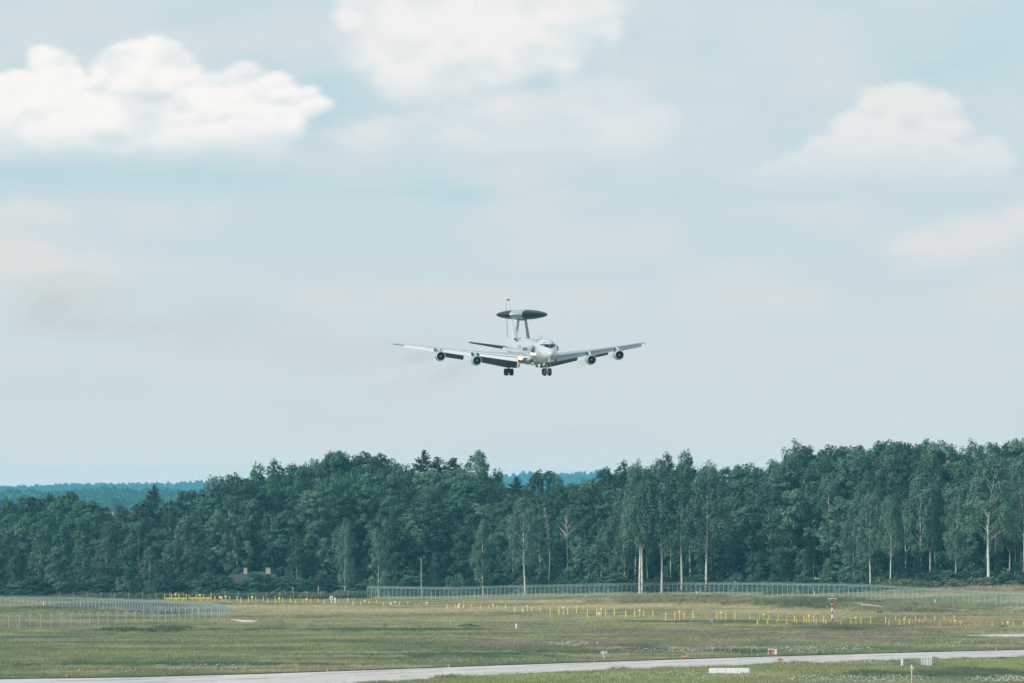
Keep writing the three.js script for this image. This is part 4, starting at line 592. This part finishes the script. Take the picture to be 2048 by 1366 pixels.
[[1171, 1031, 1193, 'left of the paired birches'], [1393.5, 1020, 1187, 'below the third straight birch'], [1628.5, 1000, 1187, 'left of the red and white mast'], [1869.8, 962, 1202.5, 'far right on the wire'], [87, 968, 1207, 'on the left coiled fence']].forEach(([px, d0, py, where]) => { // white notice plates hung on the fence
  const d = d0 - 7, p = at(px, py + 1, d); const g = thing('fence_plate', `small white notice plate ${where}`, 'plate', p, 'notice plates on the fence'); const w = size(2.4, d), h = size(7, d); const b = part('plate', new RoundedBoxGeometry(w, h, 0.03, 2, 0.01), white, g); b.position.y = h / 2 - 0.2; const gy = height(p.x, p.z); part('stake', cyl(0.025, 0.025, Math.max(0.3, p.y - gy + 0.5), 0, gy - p.y, -0.05, 6), zinc, g);
});
{ // wooden pole, house behind the hedge
  const d = 1106, p = stand(843, d), H = size(80, d), g = thing('utility_pole', 'grey wooden pole standing behind the coiled fence', 'pole', p), wood = M([0.3, 0.29, 0.26], 0.9);
  part('pole', cyl(0.17, 0.12, H, 0, 0, 0, 9), wood, g); part('cap', cyl(0.14, 0.1, 0.12, 0, H, 0, 9), M([0.4, 0.39, 0.36]), g);
  const hd = 1142, q = stand(505, hd), W = size(112, hd), base = 2.6, ridge = EYE + ray(505, 1143.5).y / -ray(505, 1143.5).z * hd - q.y, D = 6, h = thing('farm_house', 'low house with hipped grey roof and two chimneys behind the hedge', 'house', q);
  const wall = M([0.36, 0.33, 0.28], 0.9), roofM = M([0.055, 0.065, 0.08], 0.9); const eave = ridge - 3.1;
  part('wall', box(W * 0.94, eave + 0.5, D * 0.9, 0, eave / 2 - 0.25, -D / 2), wall, h);
  const rx = W * 0.37, hw = W / 2 + 0.3, R = [[-hw, eave, 0.4], [hw, eave, 0.4], [hw, eave, -D - 0.4], [-hw, eave, -D - 0.4], [-rx, ridge, -D / 2], [rx, ridge, -D / 2]], tri = [[0, 1, 5], [0, 5, 4], [1, 2, 5], [2, 3, 4], [2, 4, 5], [3, 0, 4]];
  const roof = part('roof', mesh(tri.flat().flatMap((i) => R[i]), null), roofM, h);
  for (let i = 0; i < 7; i++) { const t = (i + 0.5) / 7; part('roof_board', bar(V(-lerp(hw, rx, t), lerp(eave, ridge, t) + 0.03, lerp(0.4, -D / 2, t)), V(lerp(hw, rx, t), lerp(eave, ridge, t) + 0.03, lerp(0.4, -D / 2, t)), 0.035, 4), roofM, roof); }
  for (const [cx, w, m] of [[490.5, 0.9, [0.5, 0.42, 0.32]], [536, 1.15, [0.42, 0.41, 0.36]]]) { const x = size(cx - 505, hd); const c = part('chimney', box(w, 1.5, 0.8, x, ridge + 0.15, -D / 2 + 0.5), M(m, 0.9), roof); part('chimney_cap', box(w + 0.12, 0.1, 0.92, x, ridge + 0.93, -D / 2 + 0.5), M([0.4, 0.38, 0.34], 0.9), roof); }
  for (const s of [-0.3, 0.05, 0.34]) { const w = part('window', box(1.1, 1.2, 0.08, s * W, eave * 0.5, 0.07 - D * 0.05), M([0.05, 0.06, 0.07], 0.2), h); }
  const sh = stand(612, 1112), shed = thing('small_shed', 'tiny pale roofed hut in the shade right of the house', 'shed', sh); part('wall', box(0.8, 1.6, 0.8, 0, 0.8, 0), M([0.18, 0.16, 0.14]), shed); part('roof', box(1.1, 0.12, 1, 0, 1.66, 0), M([0.55, 0.55, 0.52]), shed);
  for (const [px, w] of [[586, 'left'], [637, 'right']]) { const pp = stand(px, 1108), s = thing('concrete_post', `short grey concrete post among the scrub, ${w} one of two`, 'post', pp, 'concrete posts in the scrub'); part('post', box(0.2, 3.1, 0.2, 0, 1.55, 0), M([0.42, 0.41, 0.37], 0.9), s); }
}
console.log('objects');
// ---------- the aircraft: four engines, a rotating radar dome on two struts ----------
{
  const yaw = 9.8 * Math.PI / 180, nose = at(1104, 701, 768);
  const A = thing('radar_aircraft', 'grey four-engined radar plane with black disc dome, landing with wheels down', 'aircraft', nose);
  A.rotation.set(0.031, yaw, 0.011, 'YXZ');
  const paint = new THREE.MeshPhysicalMaterial({ color: rgb(0.42, 0.49, 0.515), roughness: 0.28, clearcoat: 0.9, clearcoatRoughness: 0.12 }), paint2 = new THREE.MeshPhysicalMaterial({ color: rgb(0.28, 0.335, 0.36), roughness: 0.4, clearcoat: 0.3, clearcoatRoughness: 0.2 });
  const grey = M([0.11, 0.145, 0.15], 0.55), darkGrey = M([0.035, 0.045, 0.05], 0.5), metal = M([0.55, 0.56, 0.56], 0.3, { metalness: 0.8 }), rubber = M([0.018, 0.02, 0.022], 0.75), black = new THREE.MeshPhysicalMaterial({ color: rgb(0.008, 0.016, 0.024), roughness: 0.5, specularIntensity: 0.5, clearcoat: 0.15, clearcoatRoughness: 0.1 }), glass = new THREE.MeshPhysicalMaterial({ color: rgb(0.006, 0.012, 0.02), roughness: 0.15, specularIntensity: 0.35 });
  const P3 = (aft, x, y) => V(x, y, -aft);
  // fuselage: [aft, half width, top, bottom]
  const ST = [[0, 0.02, -0.72, -0.78], [0.12, 0.3, -0.42, -1.06], [0.4, 0.58, -0.16, -1.32], [0.9, 0.88, 0.1, -1.58], [1.5, 1.12, 0.34, -1.78], [2.1, 1.3, 0.66, -1.92], [2.7, 1.45, 1.12, -2.0], [3.3, 1.57, 1.52, -2.06], [4.2, 1.71, 1.87, -2.12], [5.4, 1.83, 2.08, -2.17], [7, 1.88, 2.16, -2.2], [12, 1.88, 2.16, -2.2], [20, 1.88, 2.16, -2.2], [29, 1.88, 2.16, -2.18], [33, 1.8, 2.16, -1.8], [37, 1.5, 2.14, -1.1], [41, 1.05, 2.06, -0.3], [44, 0.62, 1.9, 0.4], [45.8, 0.3, 1.66, 0.86], [46.6, 0.05, 1.35, 1.2]];
  const sect = (a) => { let i = 1; while (i < ST.length - 1 && a > ST[i][0]) i++; const p = ST[i - 1], q = ST[i], o = ST[Math.max(0, i - 2)], n = ST[Math.min(ST.length - 1, i + 1)], t = clamp((a - p[0]) / (q[0] - p[0]), 0, 1), w = q[0] - p[0];
    return [1, 2, 3].map((k) => { const m0 = o === p ? (q[k] - p[k]) / w : (q[k] - o[k]) / (q[0] - o[0]), m1 = n === q ? (q[k] - p[k]) / w : (n[k] - p[k]) / (n[0] - p[0]), t2 = t * t, t3 = t2 * t; return (2 * t3 - 3 * t2 + 1) * p[k] + (t3 - 2 * t2 + t) * m0 * w + (-2 * t3 + 3 * t2) * q[k] + (t3 - t2) * m1 * w; }); };
  const NA = 48, aft = []; for (let i = 0; i <= 30; i++) aft.push(7 * (i / 30) ** 1.7); for (let a = 8; a < 46.6; a += 1) aft.push(a); aft.push(46.6);
  const pos = [], idx = []; for (const a of aft) { const [w, t, b] = sect(a), m = (t + b) / 2 + 0.04; for (let k = 0; k <= NA; k++) { const th = k / NA * 6.28318, c = Math.cos(th), s = Math.sin(th); pos.push(w * s, m + (c > 0 ? (t - m) : (m - b)) * c, -a); } }
  for (let i = 0; i + 1 < aft.length; i++) for (let k = 0; k < NA; k++) { const a = i * (NA + 1) + k, b = a + NA + 1; idx.push(a, b, a + 1, a + 1, b, b + 1); }
  const body = part('fuselage', mesh(pos, idx), paint, A);
  // windows follow the skin: outline given in the front view, each point laid on the hull
  const skin = (x, y) => { let lo = 0, hi = 6.5; const inHull = (a) => { const [w, t, b] = sect(a), m = (t + b) / 2 + 0.04, v = y > m ? (y - m) / (t - m) : (m - y) / (m - b); return (x / w) ** 2 + v * v < 1; }; for (let i = 0; i < 30; i++) { const m = (lo + hi) / 2; if (inHull(m)) hi = m; else lo = m; } return P3(hi - 0.03, x * 1.012, y + 0.012); };
  const patch = (q) => { const n = 10, pp = [], ii = []; for (let j = 0; j <= n; j++) for (let i = 0; i <= n; i++) { const u = i / n, v = j / n, x = lerp(lerp(q[0][0], q[1][0], u), lerp(q[3][0], q[2][0], u), v), y = lerp(lerp(q[0][1], q[1][1], u), lerp(q[3][1], q[2][1], u), v), p = skin(x, y); pp.push(p.x, p.y, p.z); } for (let j = 0; j < n; j++) for (let i = 0; i < n; i++) { const a = j * (n + 1) + i; ii.push(a, a + 1, a + n + 1, a + 1, a + n + 2, a + n + 1); } return mesh(pp, ii); };
  for (const s of [-1, 1]) {
    part('windshield_pane', patch([[0.03 * s, 0.34], [0.88 * s, 0.7], [0.84 * s, 1.1], [0.03 * s, 1.06]]), glass, body);
    part('side_window', patch([[0.93 * s, 0.78], [1.12 * s, 0.82], [1.1 * s, 1.1], [0.9 * s, 1.08]]), glass, body);
    part('side_window', patch([[1.18 * s, 0.84], [1.34 * s, 0.9], [1.3 * s, 1.1], [1.16 * s, 1.11]]), glass, body);
    part('eyebrow_window', patch([[0.5 * s, 1.3], [0.72 * s, 1.28], [0.7 * s, 1.38], [0.5 * s, 1.4]]), glass, body);
    part('eyebrow_window', patch([[0.8 * s, 1.27], [0.98 * s, 1.24], [0.95 * s, 1.34], [0.8 * s, 1.37]]), glass, body);
    // cheek fairing along the side behind the cockpit
    const c = new THREE.CapsuleGeometry(0.66, 2.6, 6, 16); c.rotateX(Math.PI / 2); c.scale(0.75, 0.95, 1); const f = part('cheek_fairing', c, paint2, body); f.position.copy(P3(8.6, 2.0 * s, 0.3));
    part('fairing_nose', new THREE.SphereGeometry(0.5, 14, 10).scale(0.75, 0.95, 0.5).translate(2.02 * s, 0.3, -6.78), grey, body);
    for (let i = 0; i < 2; i++) { const d = part('overwing_door', box(0.03, 0.9, 0.55, 1.885 * s, 0.55, -(21 + i * 2)), paint2, body); }
  }
  // chin fairing below the nose, with a framed front opening
  const chin = part('chin_fairing', new RoundedBoxGeometry(1.02, 0.86, 1.6, 3, 0.16), paint, body); chin.position.copy(P3(1.22, 0.02, -1.6));
  const ch2 = part('chin_panel', new RoundedBoxGeometry(0.66, 0.34, 0.1, 2, 0.03), paint2, chin); ch2.position.set(0.06, -0.14, 0.79); part('chin_recess', box(0.64, 0.2, 0.04, 0.06, 0.16, 0.795), grey, chin);
  for (const [a, x, y, h] of [[10, 0, 2.16, 0.5], [12.4, 0.3, 2.12, 0.35], [14, 0, 2.16, 0.6], [16.5, -0.2, 2.15, 0.4], [8, 0, -2.2, -0.45], [11, 0.2, -2.2, -0.55], [13, -0.2, -2.2, -0.4], [19, 0, -2.2, -0.6]]) part('antenna', new THREE.BoxGeometry(0.03, Math.abs(h), 0.28).translate(x, y + h / 2, -a), paint2, body);
  const letters = new TextGeometry('NATO OTAN', { font: globalThis.planeFont, size: 0.62, depth: 0.015, curveSegments: 3 });
  letters.rotateY(-Math.PI / 2); const lt = part('lettering', letters, M([0.05, 0.1, 0.13], 0.6), body); lt.position.copy(P3(18.4, -1.895, -0.05)); // reads from the tail towards the nose on this side
  const spine = part('dorsal_fairing', new THREE.CapsuleGeometry(0.5, 6, 4, 12).rotateX(Math.PI / 2).scale(0.9, 0.5, 1), paint, body); spine.position.copy(P3(30, 0, 2.1));
  // wings
  const WS = [[0.6, 12.6, 10.8, -1.42, 0.13], [1.9, 13.4, 10.2, -1.3, 0.13], [9.6, 19.4, 6.1, -0.38, 0.11], [16, 24.3, 4.5, 0.42, 0.1], [22.1, 29.0, 2.9, 1.22, 0.09], [22.35, 29.6, 2.0, 1.26, 0.06]];
  const foil = []; for (let i = 0; i <= 14; i++) { const x = 0.5 * (1 - Math.cos(Math.PI * i / 14)); foil.push([x, 1]); } for (let i = 13; i > 0; i--) { const x = 0.5 * (1 - Math.cos(Math.PI * i / 14)); foil.push([x, -1]); }
  const yt = (x) => 5 * (0.2969 * Math.sqrt(x) - 0.126 * x - 0.3516 * x * x + 0.2843 * x ** 3 - 0.1036 * x ** 4);
  function wingGeo(S, side, upright = false) { const pp = [], ii = [], n = foil.length; for (const [s, le, c, y, t] of S) for (const [x, k] of foil) { const h = yt(x) * c * t * (k > 0 ? 1.05 : -0.8) + 0.02 * c * Math.sin(Math.PI * x); if (upright) pp.push(yt(x) * c * t * k, s, -(le + x * c)); else pp.push(side * s, y + h - 0.035 * c * x, -(le + x * c)); }
    for (let i = 0; i + 1 < S.length; i++) for (let k = 0; k < n; k++) { const a = i * n + k, b = i * n + (k + 1) % n; if (side > 0) ii.push(a, b, a + n, b, b + n, a + n); else ii.push(a, a + n, b, b, a + n, b + n); }
    const e = (S.length - 1) * n; for (let k = 1; k + 1 < n; k++) ii.push(e, e + k, e + k + 1); return mesh(pp, ii); }
  const wingAt = (s, f) => { let i = 1; while (i < WS.length - 1 && s > WS[i][0]) i++; const t = (s - WS[i - 1][0]) / (WS[i][0] - WS[i - 1][0]), v = [1, 2, 3, 4].map((k) => lerp(WS[i - 1][k], WS[i][k], t)); return { aft: v[0] + f * v[1], y: v[2] - 0.035 * v[1] * f, c: v[1], t: v[3] }; };
  function slabOf(a, b, c, d, th) { const n = b.clone().sub(a).cross(d.clone().sub(a)).normalize().multiplyScalar(th / 2), q = [a, b, c, d].flatMap((p) => [p.clone().add(n), p.clone().sub(n)]), f = [[0, 2, 4], [0, 4, 6], [1, 5, 3], [1, 7, 5], [0, 1, 3], [0, 3, 2], [2, 3, 5], [2, 5, 4], [4, 5, 7], [4, 7, 6], [6, 7, 1], [6, 1, 0]]; return mesh(f.flat().flatMap((i) => q[i].toArray()), null); }
  const flapOf = (s0, s1, side, f, c0, c1, ang, th) => { const p = [s0, s1].map((s) => { const w = wingAt(s, f); return V(side * s, w.y - 0.1, -w.aft); }), dr = V(0, -Math.sin(ang), -Math.cos(ang)); return slabOf(p[0], p[1], p[1].clone().addScaledVector(dr, c1), p[0].clone().addScaledVector(dr, c0), th); };
  for (const side of [-1, 1]) {
    const W = part('wing', wingGeo(WS, side), paint2, A);
    part('flap', flapOf(2.1, 3.5, side, 0.84, 1.9, 2.0, 0.8, 0.16), grey, W); part('flap', flapOf(3.6, 9.1, side, 0.84, 2.1, 1.5, 0.8, 0.16), grey, W); part('flap', flapOf(11.1, 15.2, side, 0.83, 1.55, 1.3, 0.8, 0.14), grey, W);
    for (const [a, b] of [[3.4, 9.4], [10.7, 15.4], [16.6, 21.3]]) { const q = [a, b].map((s) => { const w = wingAt(s, 0.012); return V(side * s, w.y - 0.02 - w.c * w.t * 0.1, -w.aft); }), dr = V(0, -0.82, 0.57); part('leading_edge_flap', slabOf(q[0], q[1], q[1].clone().addScaledVector(dr, 0.58), q[0].clone().addScaledVector(dr, 0.85), 0.07), paint2, W); }
    part('flap_track', new THREE.BoxGeometry(0.22, 0.4, 2.4).translate(side * 7.2, wingAt(7.2, 0.8).y - 0.5, -wingAt(7.2, 0.8).aft), grey, W);
    part('root_fairing', new THREE.SphereGeometry(1, 20, 14).scale(0.8, 0.75, 6.5).translate(side * 1.5, -1.55, -19), paint2, W);
    const tip = wingAt(22.1, 0.06); part('navigation_light', new THREE.SphereGeometry(0.13, 10, 8).translate(side * 22.2, tip.y + 0.02, -tip.aft), new THREE.MeshStandardMaterial({ color: side > 0 ? rgb(0.6, 0.05, 0.05) : rgb(0.05, 0.5, 0.4), emissive: side > 0 ? rgb(1, 0.12, 0.1) : rgb(0.05, 0.5, 0.4), emissiveIntensity: 0.8 }), W);
    if (side < 0) part('probe', new THREE.ConeGeometry(0.06, 1.6, 8).rotateZ(1.4).translate(-23.0, 1.27, -30.2), darkGrey, W);
    // engines
    for (const [s, dx, dy, k] of [[10.15, 17.0, -1.72, 1], [15.9, 21.0, -0.92, 1]]) {
      const E = part('engine', new THREE.LatheGeometry([[0.7, 0], [0.76, -0.06], [0.81, -0.02], [0.84, 0.12], [0.86, 0.6], [0.86, 1.4], [0.8, 1.75], [0.62, 1.8], [0.6, 3.0], [0.52, 3.9], [0.36, 4.5], [0.3, 4.45]].map(([r, z]) => new THREE.Vector2(r, z)), 28).rotateX(-Math.PI / 2), paint, A); E.position.copy(P3(dx, side * s, dy));
      part('intake_lip', new THREE.TorusGeometry(0.76, 0.06, 10, 32), paint, E); part('intake_duct', new THREE.CylinderGeometry(0.72, 0.68, 0.7, 28, 1, true).rotateX(Math.PI / 2).translate(0, 0, -0.33), darkGrey, E);
      part('fan', new THREE.CircleGeometry(0.7, 28).translate(0, 0, -0.62), darkGrey, E);
      const bl = []; for (let i = 0; i < 18; i++) { const b = new THREE.BoxGeometry(0.05, 0.46, 0.09); b.rotateY(0.6); b.translate(0, 0.44, -0.55); b.rotateZ(i / 18 * 6.283); bl.push(b); } part('fan_blades', merge(bl), M([0.03, 0.036, 0.04], 0.5), E);
      part('spinner', new THREE.SphereGeometry(0.23, 16, 10).scale(1, 1, 1.1).translate(0, 0, -0.36), paint2, E);
      part('cowl_ring', new THREE.TorusGeometry(0.865, 0.025, 8, 28).translate(0, 0, -1.0), grey, E);
      part('vent_door', new RoundedBoxGeometry(0.24, 0.5, 0.6, 2, 0.08).translate(-0.86, 0.0, -0.9), paint, E);
      const w = wingAt(s, 0.02), P = part('pylon', slabOf(P3(dx + 0.9, side * s, dy + 0.8), P3(w.aft - 0.5, side * s, w.y + 0.16), P3(w.aft + 2.4, side * s, w.y - 0.1), P3(dx + 4.0, side * s, dy + 0.45), 0.3), paint, A);
      part('pylon_inlet', new THREE.BoxGeometry(0.34, 0.3, 0.5).translate(side * s - 0.42, w.y - 0.34, -(w.aft + 0.35)), darkGrey, P);
    }
    // tailplane
    part('stabilizer', wingGeo([[0.4, 39.6, 4.9, 0.72, 0.1], [6.9, 43.9, 2.1, 1.6, 0.09], [7.05, 44.3, 1.4, 1.62, 0.06]], side), paint, A);
    part('elevator', slabOf(P3(44.3, side * 0.9, 0.55), P3(45.9, side * 6.7, 1.5), P3(46.4, side * 6.7, 1.4), P3(45.6, side * 0.9, 0.32), 0.1), grey, A);
    // radome struts
    const st = part('dome_strut', (() => { const pp = [], ii = [], n = 20, sec = [[1.16, 2.0, 1.5, 0.12], [0.62, 5.55, 1.15, 0.1]]; sec.forEach(([x, y, ch, th]) => { for (let k = 0; k < n; k++) { const a = k / n * 6.2832; pp.push(side * x + Math.sin(a) * th, y, -29.6 - Math.cos(a) * ch); } }); for (let k = 0; k < n; k++) { const b = (k + 1) % n; ii.push(k, b, k + n, b, b + n, k + n); } return mesh(pp, ii); })(), paint2, A);
    part('strut_foot', new THREE.SphereGeometry(0.4, 12, 8).scale(0.7, 0.45, 3.6).translate(side * 1.16, 2.02, -29.6), side < 0 ? darkGrey : paint2, st);
    // main gear: strut, bogie, four wheels, door
    const gx = side * 3.4, G = part('main_gear', merge([bar(P3(24, gx, -1.2), P3(24, gx, -3.7), 0.17, 10), bar(P3(24, gx, -2.2), P3(24.1, gx - side * 1.2, -1.3), 0.09, 8), box(0.24, 0.22, 1.5, gx, -3.74, -24), bar(P3(23.3, gx - 0.45, -3.74), P3(23.3, gx + 0.45, -3.74), 0.08, 8), bar(P3(24.7, gx - 0.45, -3.74), P3(24.7, gx + 0.45, -3.74), 0.08, 8)]), darkGrey, A);
    const tyre = new THREE.LatheGeometry([[0.28, -0.2], [0.48, -0.21], [0.56, -0.15], [0.585, 0], [0.56, 0.15], [0.48, 0.21], [0.28, 0.2]].map(([r, y]) => new THREE.Vector2(r, y)), 24).rotateZ(Math.PI / 2), hub = new THREE.CylinderGeometry(0.28, 0.24, 0.3, 16).rotateZ(Math.PI / 2);
    for (const [a, x] of [[23.3, -0.46], [23.3, 0.46], [24.7, -0.46], [24.7, 0.46]]) { const w = part('wheel', tyre, rubber, G); w.scale.setScalar(1.08); w.position.copy(P3(a, gx + x, -3.78)); const h = part('hub', hub, metal, G); h.position.copy(P3(a, gx + x, -3.78)); }
    part('gear_door', slabOf(P3(23, side * 1.4, -2.0), P3(25.4, side * 1.4, -2.0), P3(25.4, side * 1.75, -3.0), P3(23, side * 1.75, -3.0), 0.06), paint2, G);
    part('leg_door', slabOf(P3(23.5, gx + side * 0.22, -1.4), P3(24.5, gx + side * 0.22, -1.4), P3(24.4, gx + side * 0.3, -2.9), P3(23.6, gx + side * 0.3, -2.9), 0.05), paint2, G);
    if (side < 0) { // the burning landing light in the wing root, and the smaller lamp on the cheek
      const lw = wingAt(3.0, 0.0), L = part('landing_light', new THREE.SphereGeometry(0.27, 14, 10).translate(-3.0, lw.y - 0.12, -lw.aft + 0.22), new THREE.MeshStandardMaterial({ color: rgb(1, 0.8, 0.5), emissive: rgb(1, 0.62, 0.25), emissiveIntensity: 12 }), W);
      const sl = new THREE.SpotLight(rgb(1, 0.75, 0.45), 40, 60, 0.35, 0.6, 2); sl.position.set(-3.0, lw.y - 0.12, -lw.aft + 0.46); sl.target.position.set(-4.6, lw.y - 0.5, -lw.aft + 6); sl.castShadow = true; A.add(sl, sl.target);
      part('lamp_halo', new THREE.SphereGeometry(0.46, 16, 12).scale(1, 0.8, 0.5).translate(-3.0, lw.y - 0.16, -lw.aft + 0.05), new THREE.MeshStandardMaterial({ color: rgb(0.8, 0.5, 0.2), roughness: 0.4, emissive: rgb(1, 0.42, 0.1), emissiveIntensity: 1.1 }), W);  // glowing shell added to imitate the orange halo around the landing light
      part('turnoff_light', new THREE.SphereGeometry(0.15, 12, 8).translate(-1.92, -0.5, -9.4), new THREE.MeshStandardMaterial({ color: rgb(1, 0.8, 0.75), emissive: rgb(1, 0.66, 0.6), emissiveIntensity: 2.2 }), body);
    }
  }
  // belly bulge between the wing roots
  part('belly_fairing', new THREE.SphereGeometry(1, 24, 16).scale(1.7, 0.55, 7).translate(0, -1.95, -19), paint2, A); const sc = part('belly_scoop', new THREE.CapsuleGeometry(0.28, 0.8, 4, 12).rotateX(Math.PI / 2), paint, A); sc.position.copy(P3(13.2, -0.95, -2.25));
  // fin
  const F = part('tail_fin', wingGeo([[1.8, 36.4, 7.6, 0, 0.09], [3.0, 38.1, 6.4, 0, 0.09], [9.0, 43.2, 3.0, 0, 0.09], [9.2, 43.6, 2.4, 0, 0.06]], 1, true), paint, A);
  part('rudder', slabOf(P3(44.0, 0.0, 2.4), P3(45.4, 0, 8.8), P3(46.15, 0, 8.8), P3(45.3, 0, 2.4), 0.16), paint2, F); part('fin_cap', new RoundedBoxGeometry(0.3, 0.34, 1.2, 2, 0.08).translate(0, 9.1, -43.9), darkGrey, F); part('fin_probe', new THREE.ConeGeometry(0.05, 2.6, 8).rotateX(Math.PI / 2).translate(0, 9.24, -42.2), darkGrey, F);
  // radar dome: two black antenna covers and a grey beam between them, turned 13 degrees
  const D = new THREE.Group(); D.name = 'radar_dome'; D.position.copy(P3(29.6, 0, 6.35)); D.rotation.y = -0.42; D.rotation.x = 0.0; A.add(D);
  const R = 4.57, TH = 0.9; const domeGeo = (u0, u1, cap) => { const nu = 18, nv = 40, pp = [], ii = []; for (let i = 0; i <= nu; i++) { const u = lerp(u0, u1, i / nu), c = Math.sqrt(Math.max(0, 1 - (u / R) ** 2)); for (let k = 0; k <= nv; k++) { const a = k / nv * 6.28318, ca = Math.cos(a), sa = Math.sin(a); pp.push(u, TH * Math.pow(c, 1.15) * Math.sign(sa) * Math.pow(Math.abs(sa), 0.9), R * c * Math.sign(ca) * Math.pow(Math.abs(ca), 1.0)); } } for (let i = 0; i < nu; i++) for (let k = 0; k < nv; k++) { const a = i * (nv + 1) + k, b = a + nv + 1; ii.push(a, a + 1, b, a + 1, b + 1, b); } return mesh(pp, ii); };
  const beam = 1.12; part('antenna_cover', domeGeo(-R, -beam), black, D); part('antenna_cover', domeGeo(beam, R), black, D); const bm = part('dome_beam', domeGeo(-beam, beam), paint2, D); bm.scale.set(1, 1.012, 1.006);
  part('dome_hub', cyl(0.9, 0.7, 0.35, 0, -1.05, 0, 20), grey, D); part('hatch_line', box(0.03, 0.03, 1.2, beam + 0.6, 0.62, 3.0), paint2, D);
  // nose gear
  const N = part('nose_gear', merge([bar(P3(4.9, 0, -1.9), P3(4.6, 0, -3.85), 0.12, 10), bar(P3(6.2, 0, -2.0), P3(4.7, 0, -3.0), 0.07, 8), bar(P3(4.6, -0.38, -3.85), P3(4.6, 0.38, -3.85), 0.07, 8)]), metal, A);
  const nt = new THREE.LatheGeometry([[0.24, -0.15], [0.42, -0.165], [0.48, -0.1], [0.5, 0], [0.48, 0.1], [0.42, 0.165], [0.24, 0.15]].map(([r, y]) => new THREE.Vector2(r, y)), 24).rotateZ(Math.PI / 2);
  for (const s of [-1, 1]) { const w = part('wheel', nt, rubber, N); w.scale.setScalar(1.1); w.position.copy(P3(4.6, 0.4 * s, -3.85)); const h = part('hub', new THREE.CylinderGeometry(0.22, 0.2, 0.24, 14).rotateZ(Math.PI / 2), metal, N); h.position.copy(w.position); part('gear_door', slabOf(P3(3.9, 0.42 * s, -2.0), P3(5.7, 0.42 * s, -2.05), P3(5.6, 0.62 * s, -2.62), P3(4.0, 0.62 * s, -2.62), 0.05), paint, N); }
  part('taxi_lamp', new THREE.CylinderGeometry(0.12, 0.1, 0.14, 12).rotateX(Math.PI / 2).translate(0, -2.55, -4.5), paint, N);
}
console.log('aircraft');
// ---------- exhaust smoke hanging along the flight path, and three distant birds ----------
{
  const smoke = (k) => new THREE.MeshPhysicalMaterial({ color: 0xffffff, transmission: 1, roughness: 0, ior: 1, specularIntensity: 0, thickness: 1, attenuationColor: rgb(0.55, 0.47, 0.42), attenuationDistance: k });
  const r = rng(12), S = (label, px, py, d, w, h, l, k, tilt = 0) => { const g = new THREE.SphereGeometry(1, 40, 26), p = g.attributes.position; for (let i = 0; i < p.count; i++) { const x = p.getX(i), y = p.getY(i), z = p.getZ(i), q = 1 + 0.5 * (fbm(x * 1.6 + px, y * 1.6 + z * 1.3, 3) - 0.5); p.setXYZ(i, x * q, y * q, z * q); } g.scale(w, h, l); g.computeVertexNormals(); const o = part(numbered('smoke_cloud'), g, smoke(k), scene); o.position.copy(at(px, py, d)); o.rotation.z = tilt; tag(o, label, 'smoke', 'engine smoke left along the flight path'); };
  S('darkest brown smoke smudge far left in the sky', 102, 612, 2240, 14, 8, 9, 200, 0.4); S('broad faint brown haze around the far left smudge', 130, 600, 2260, 36, 17, 12, 330); S('low thin smoke band right of the left smudge', 190, 655, 2200, 46, 6, 8, 240);
  S('grey-brown smoke puff halfway to the plane', 425, 640, 1500, 13, 9, 8, 420, 0.5); S('wide pale smoke veil halfway to the plane', 470, 665, 1480, 40, 9, 9, 330); S('long smoke veil left of the wing', 740, 705, 1000, 24, 4.2, 8, 290, 0.03);
  S('brown smoke streak under the outer left engine', 838, 714, 815, 3.4, 1.2, 3, 60, 0.1); S('brown smoke streak slanting down from the inner left engine', 905, 742, 818, 5, 1.3, 3, 75, 0.42); S('faint lower smoke drift under the left wing', 850, 765, 830, 12, 3, 6, 260, 0.25);
  S('short brown smoke beside the inner right engine', 1163, 728, 805, 1.1, 0.8, 3, 45, 0.4); S('short brown smoke beside the outer right engine', 1224, 714, 810, 0.9, 0.6, 3, 45, 0.4);
  const bm = M([0.03, 0.04, 0.05], 0.8);
  for (const [px, py, s, label] of [[1772, 164, 1, 'tiny dark bird high above the right cloud, left one'], [1810.5, 160.5, 1, 'tiny dark bird high above the right cloud, right one'], [695.5, 316, 0.8, 'tiny dark bird under the big left cloud']]) { const p = at(px, py, 300), g = thing('bird', label, 'bird', p, 'birds in the sky'); const w = (k) => mesh([0, 0, 0.06, k * 0.14, 0.06, 0.02, k * 0.12, 0.05, -0.06, 0, 0, -0.06, k * 0.3, 0.02, -0.05], [0, 1, 2, 0, 2, 3, 1, 4, 2]); part('body', new THREE.SphereGeometry(0.05, 8, 6).scale(0.8, 0.8, 2.4), bm, g); part('bird_wing', w(1), bm, g); part('bird_wing', w(-1), bm, g); g.scale.setScalar(s * 0.42); g.rotation.y = 0.5; }
}
renderer.render(scene, camera);
console.log('done');
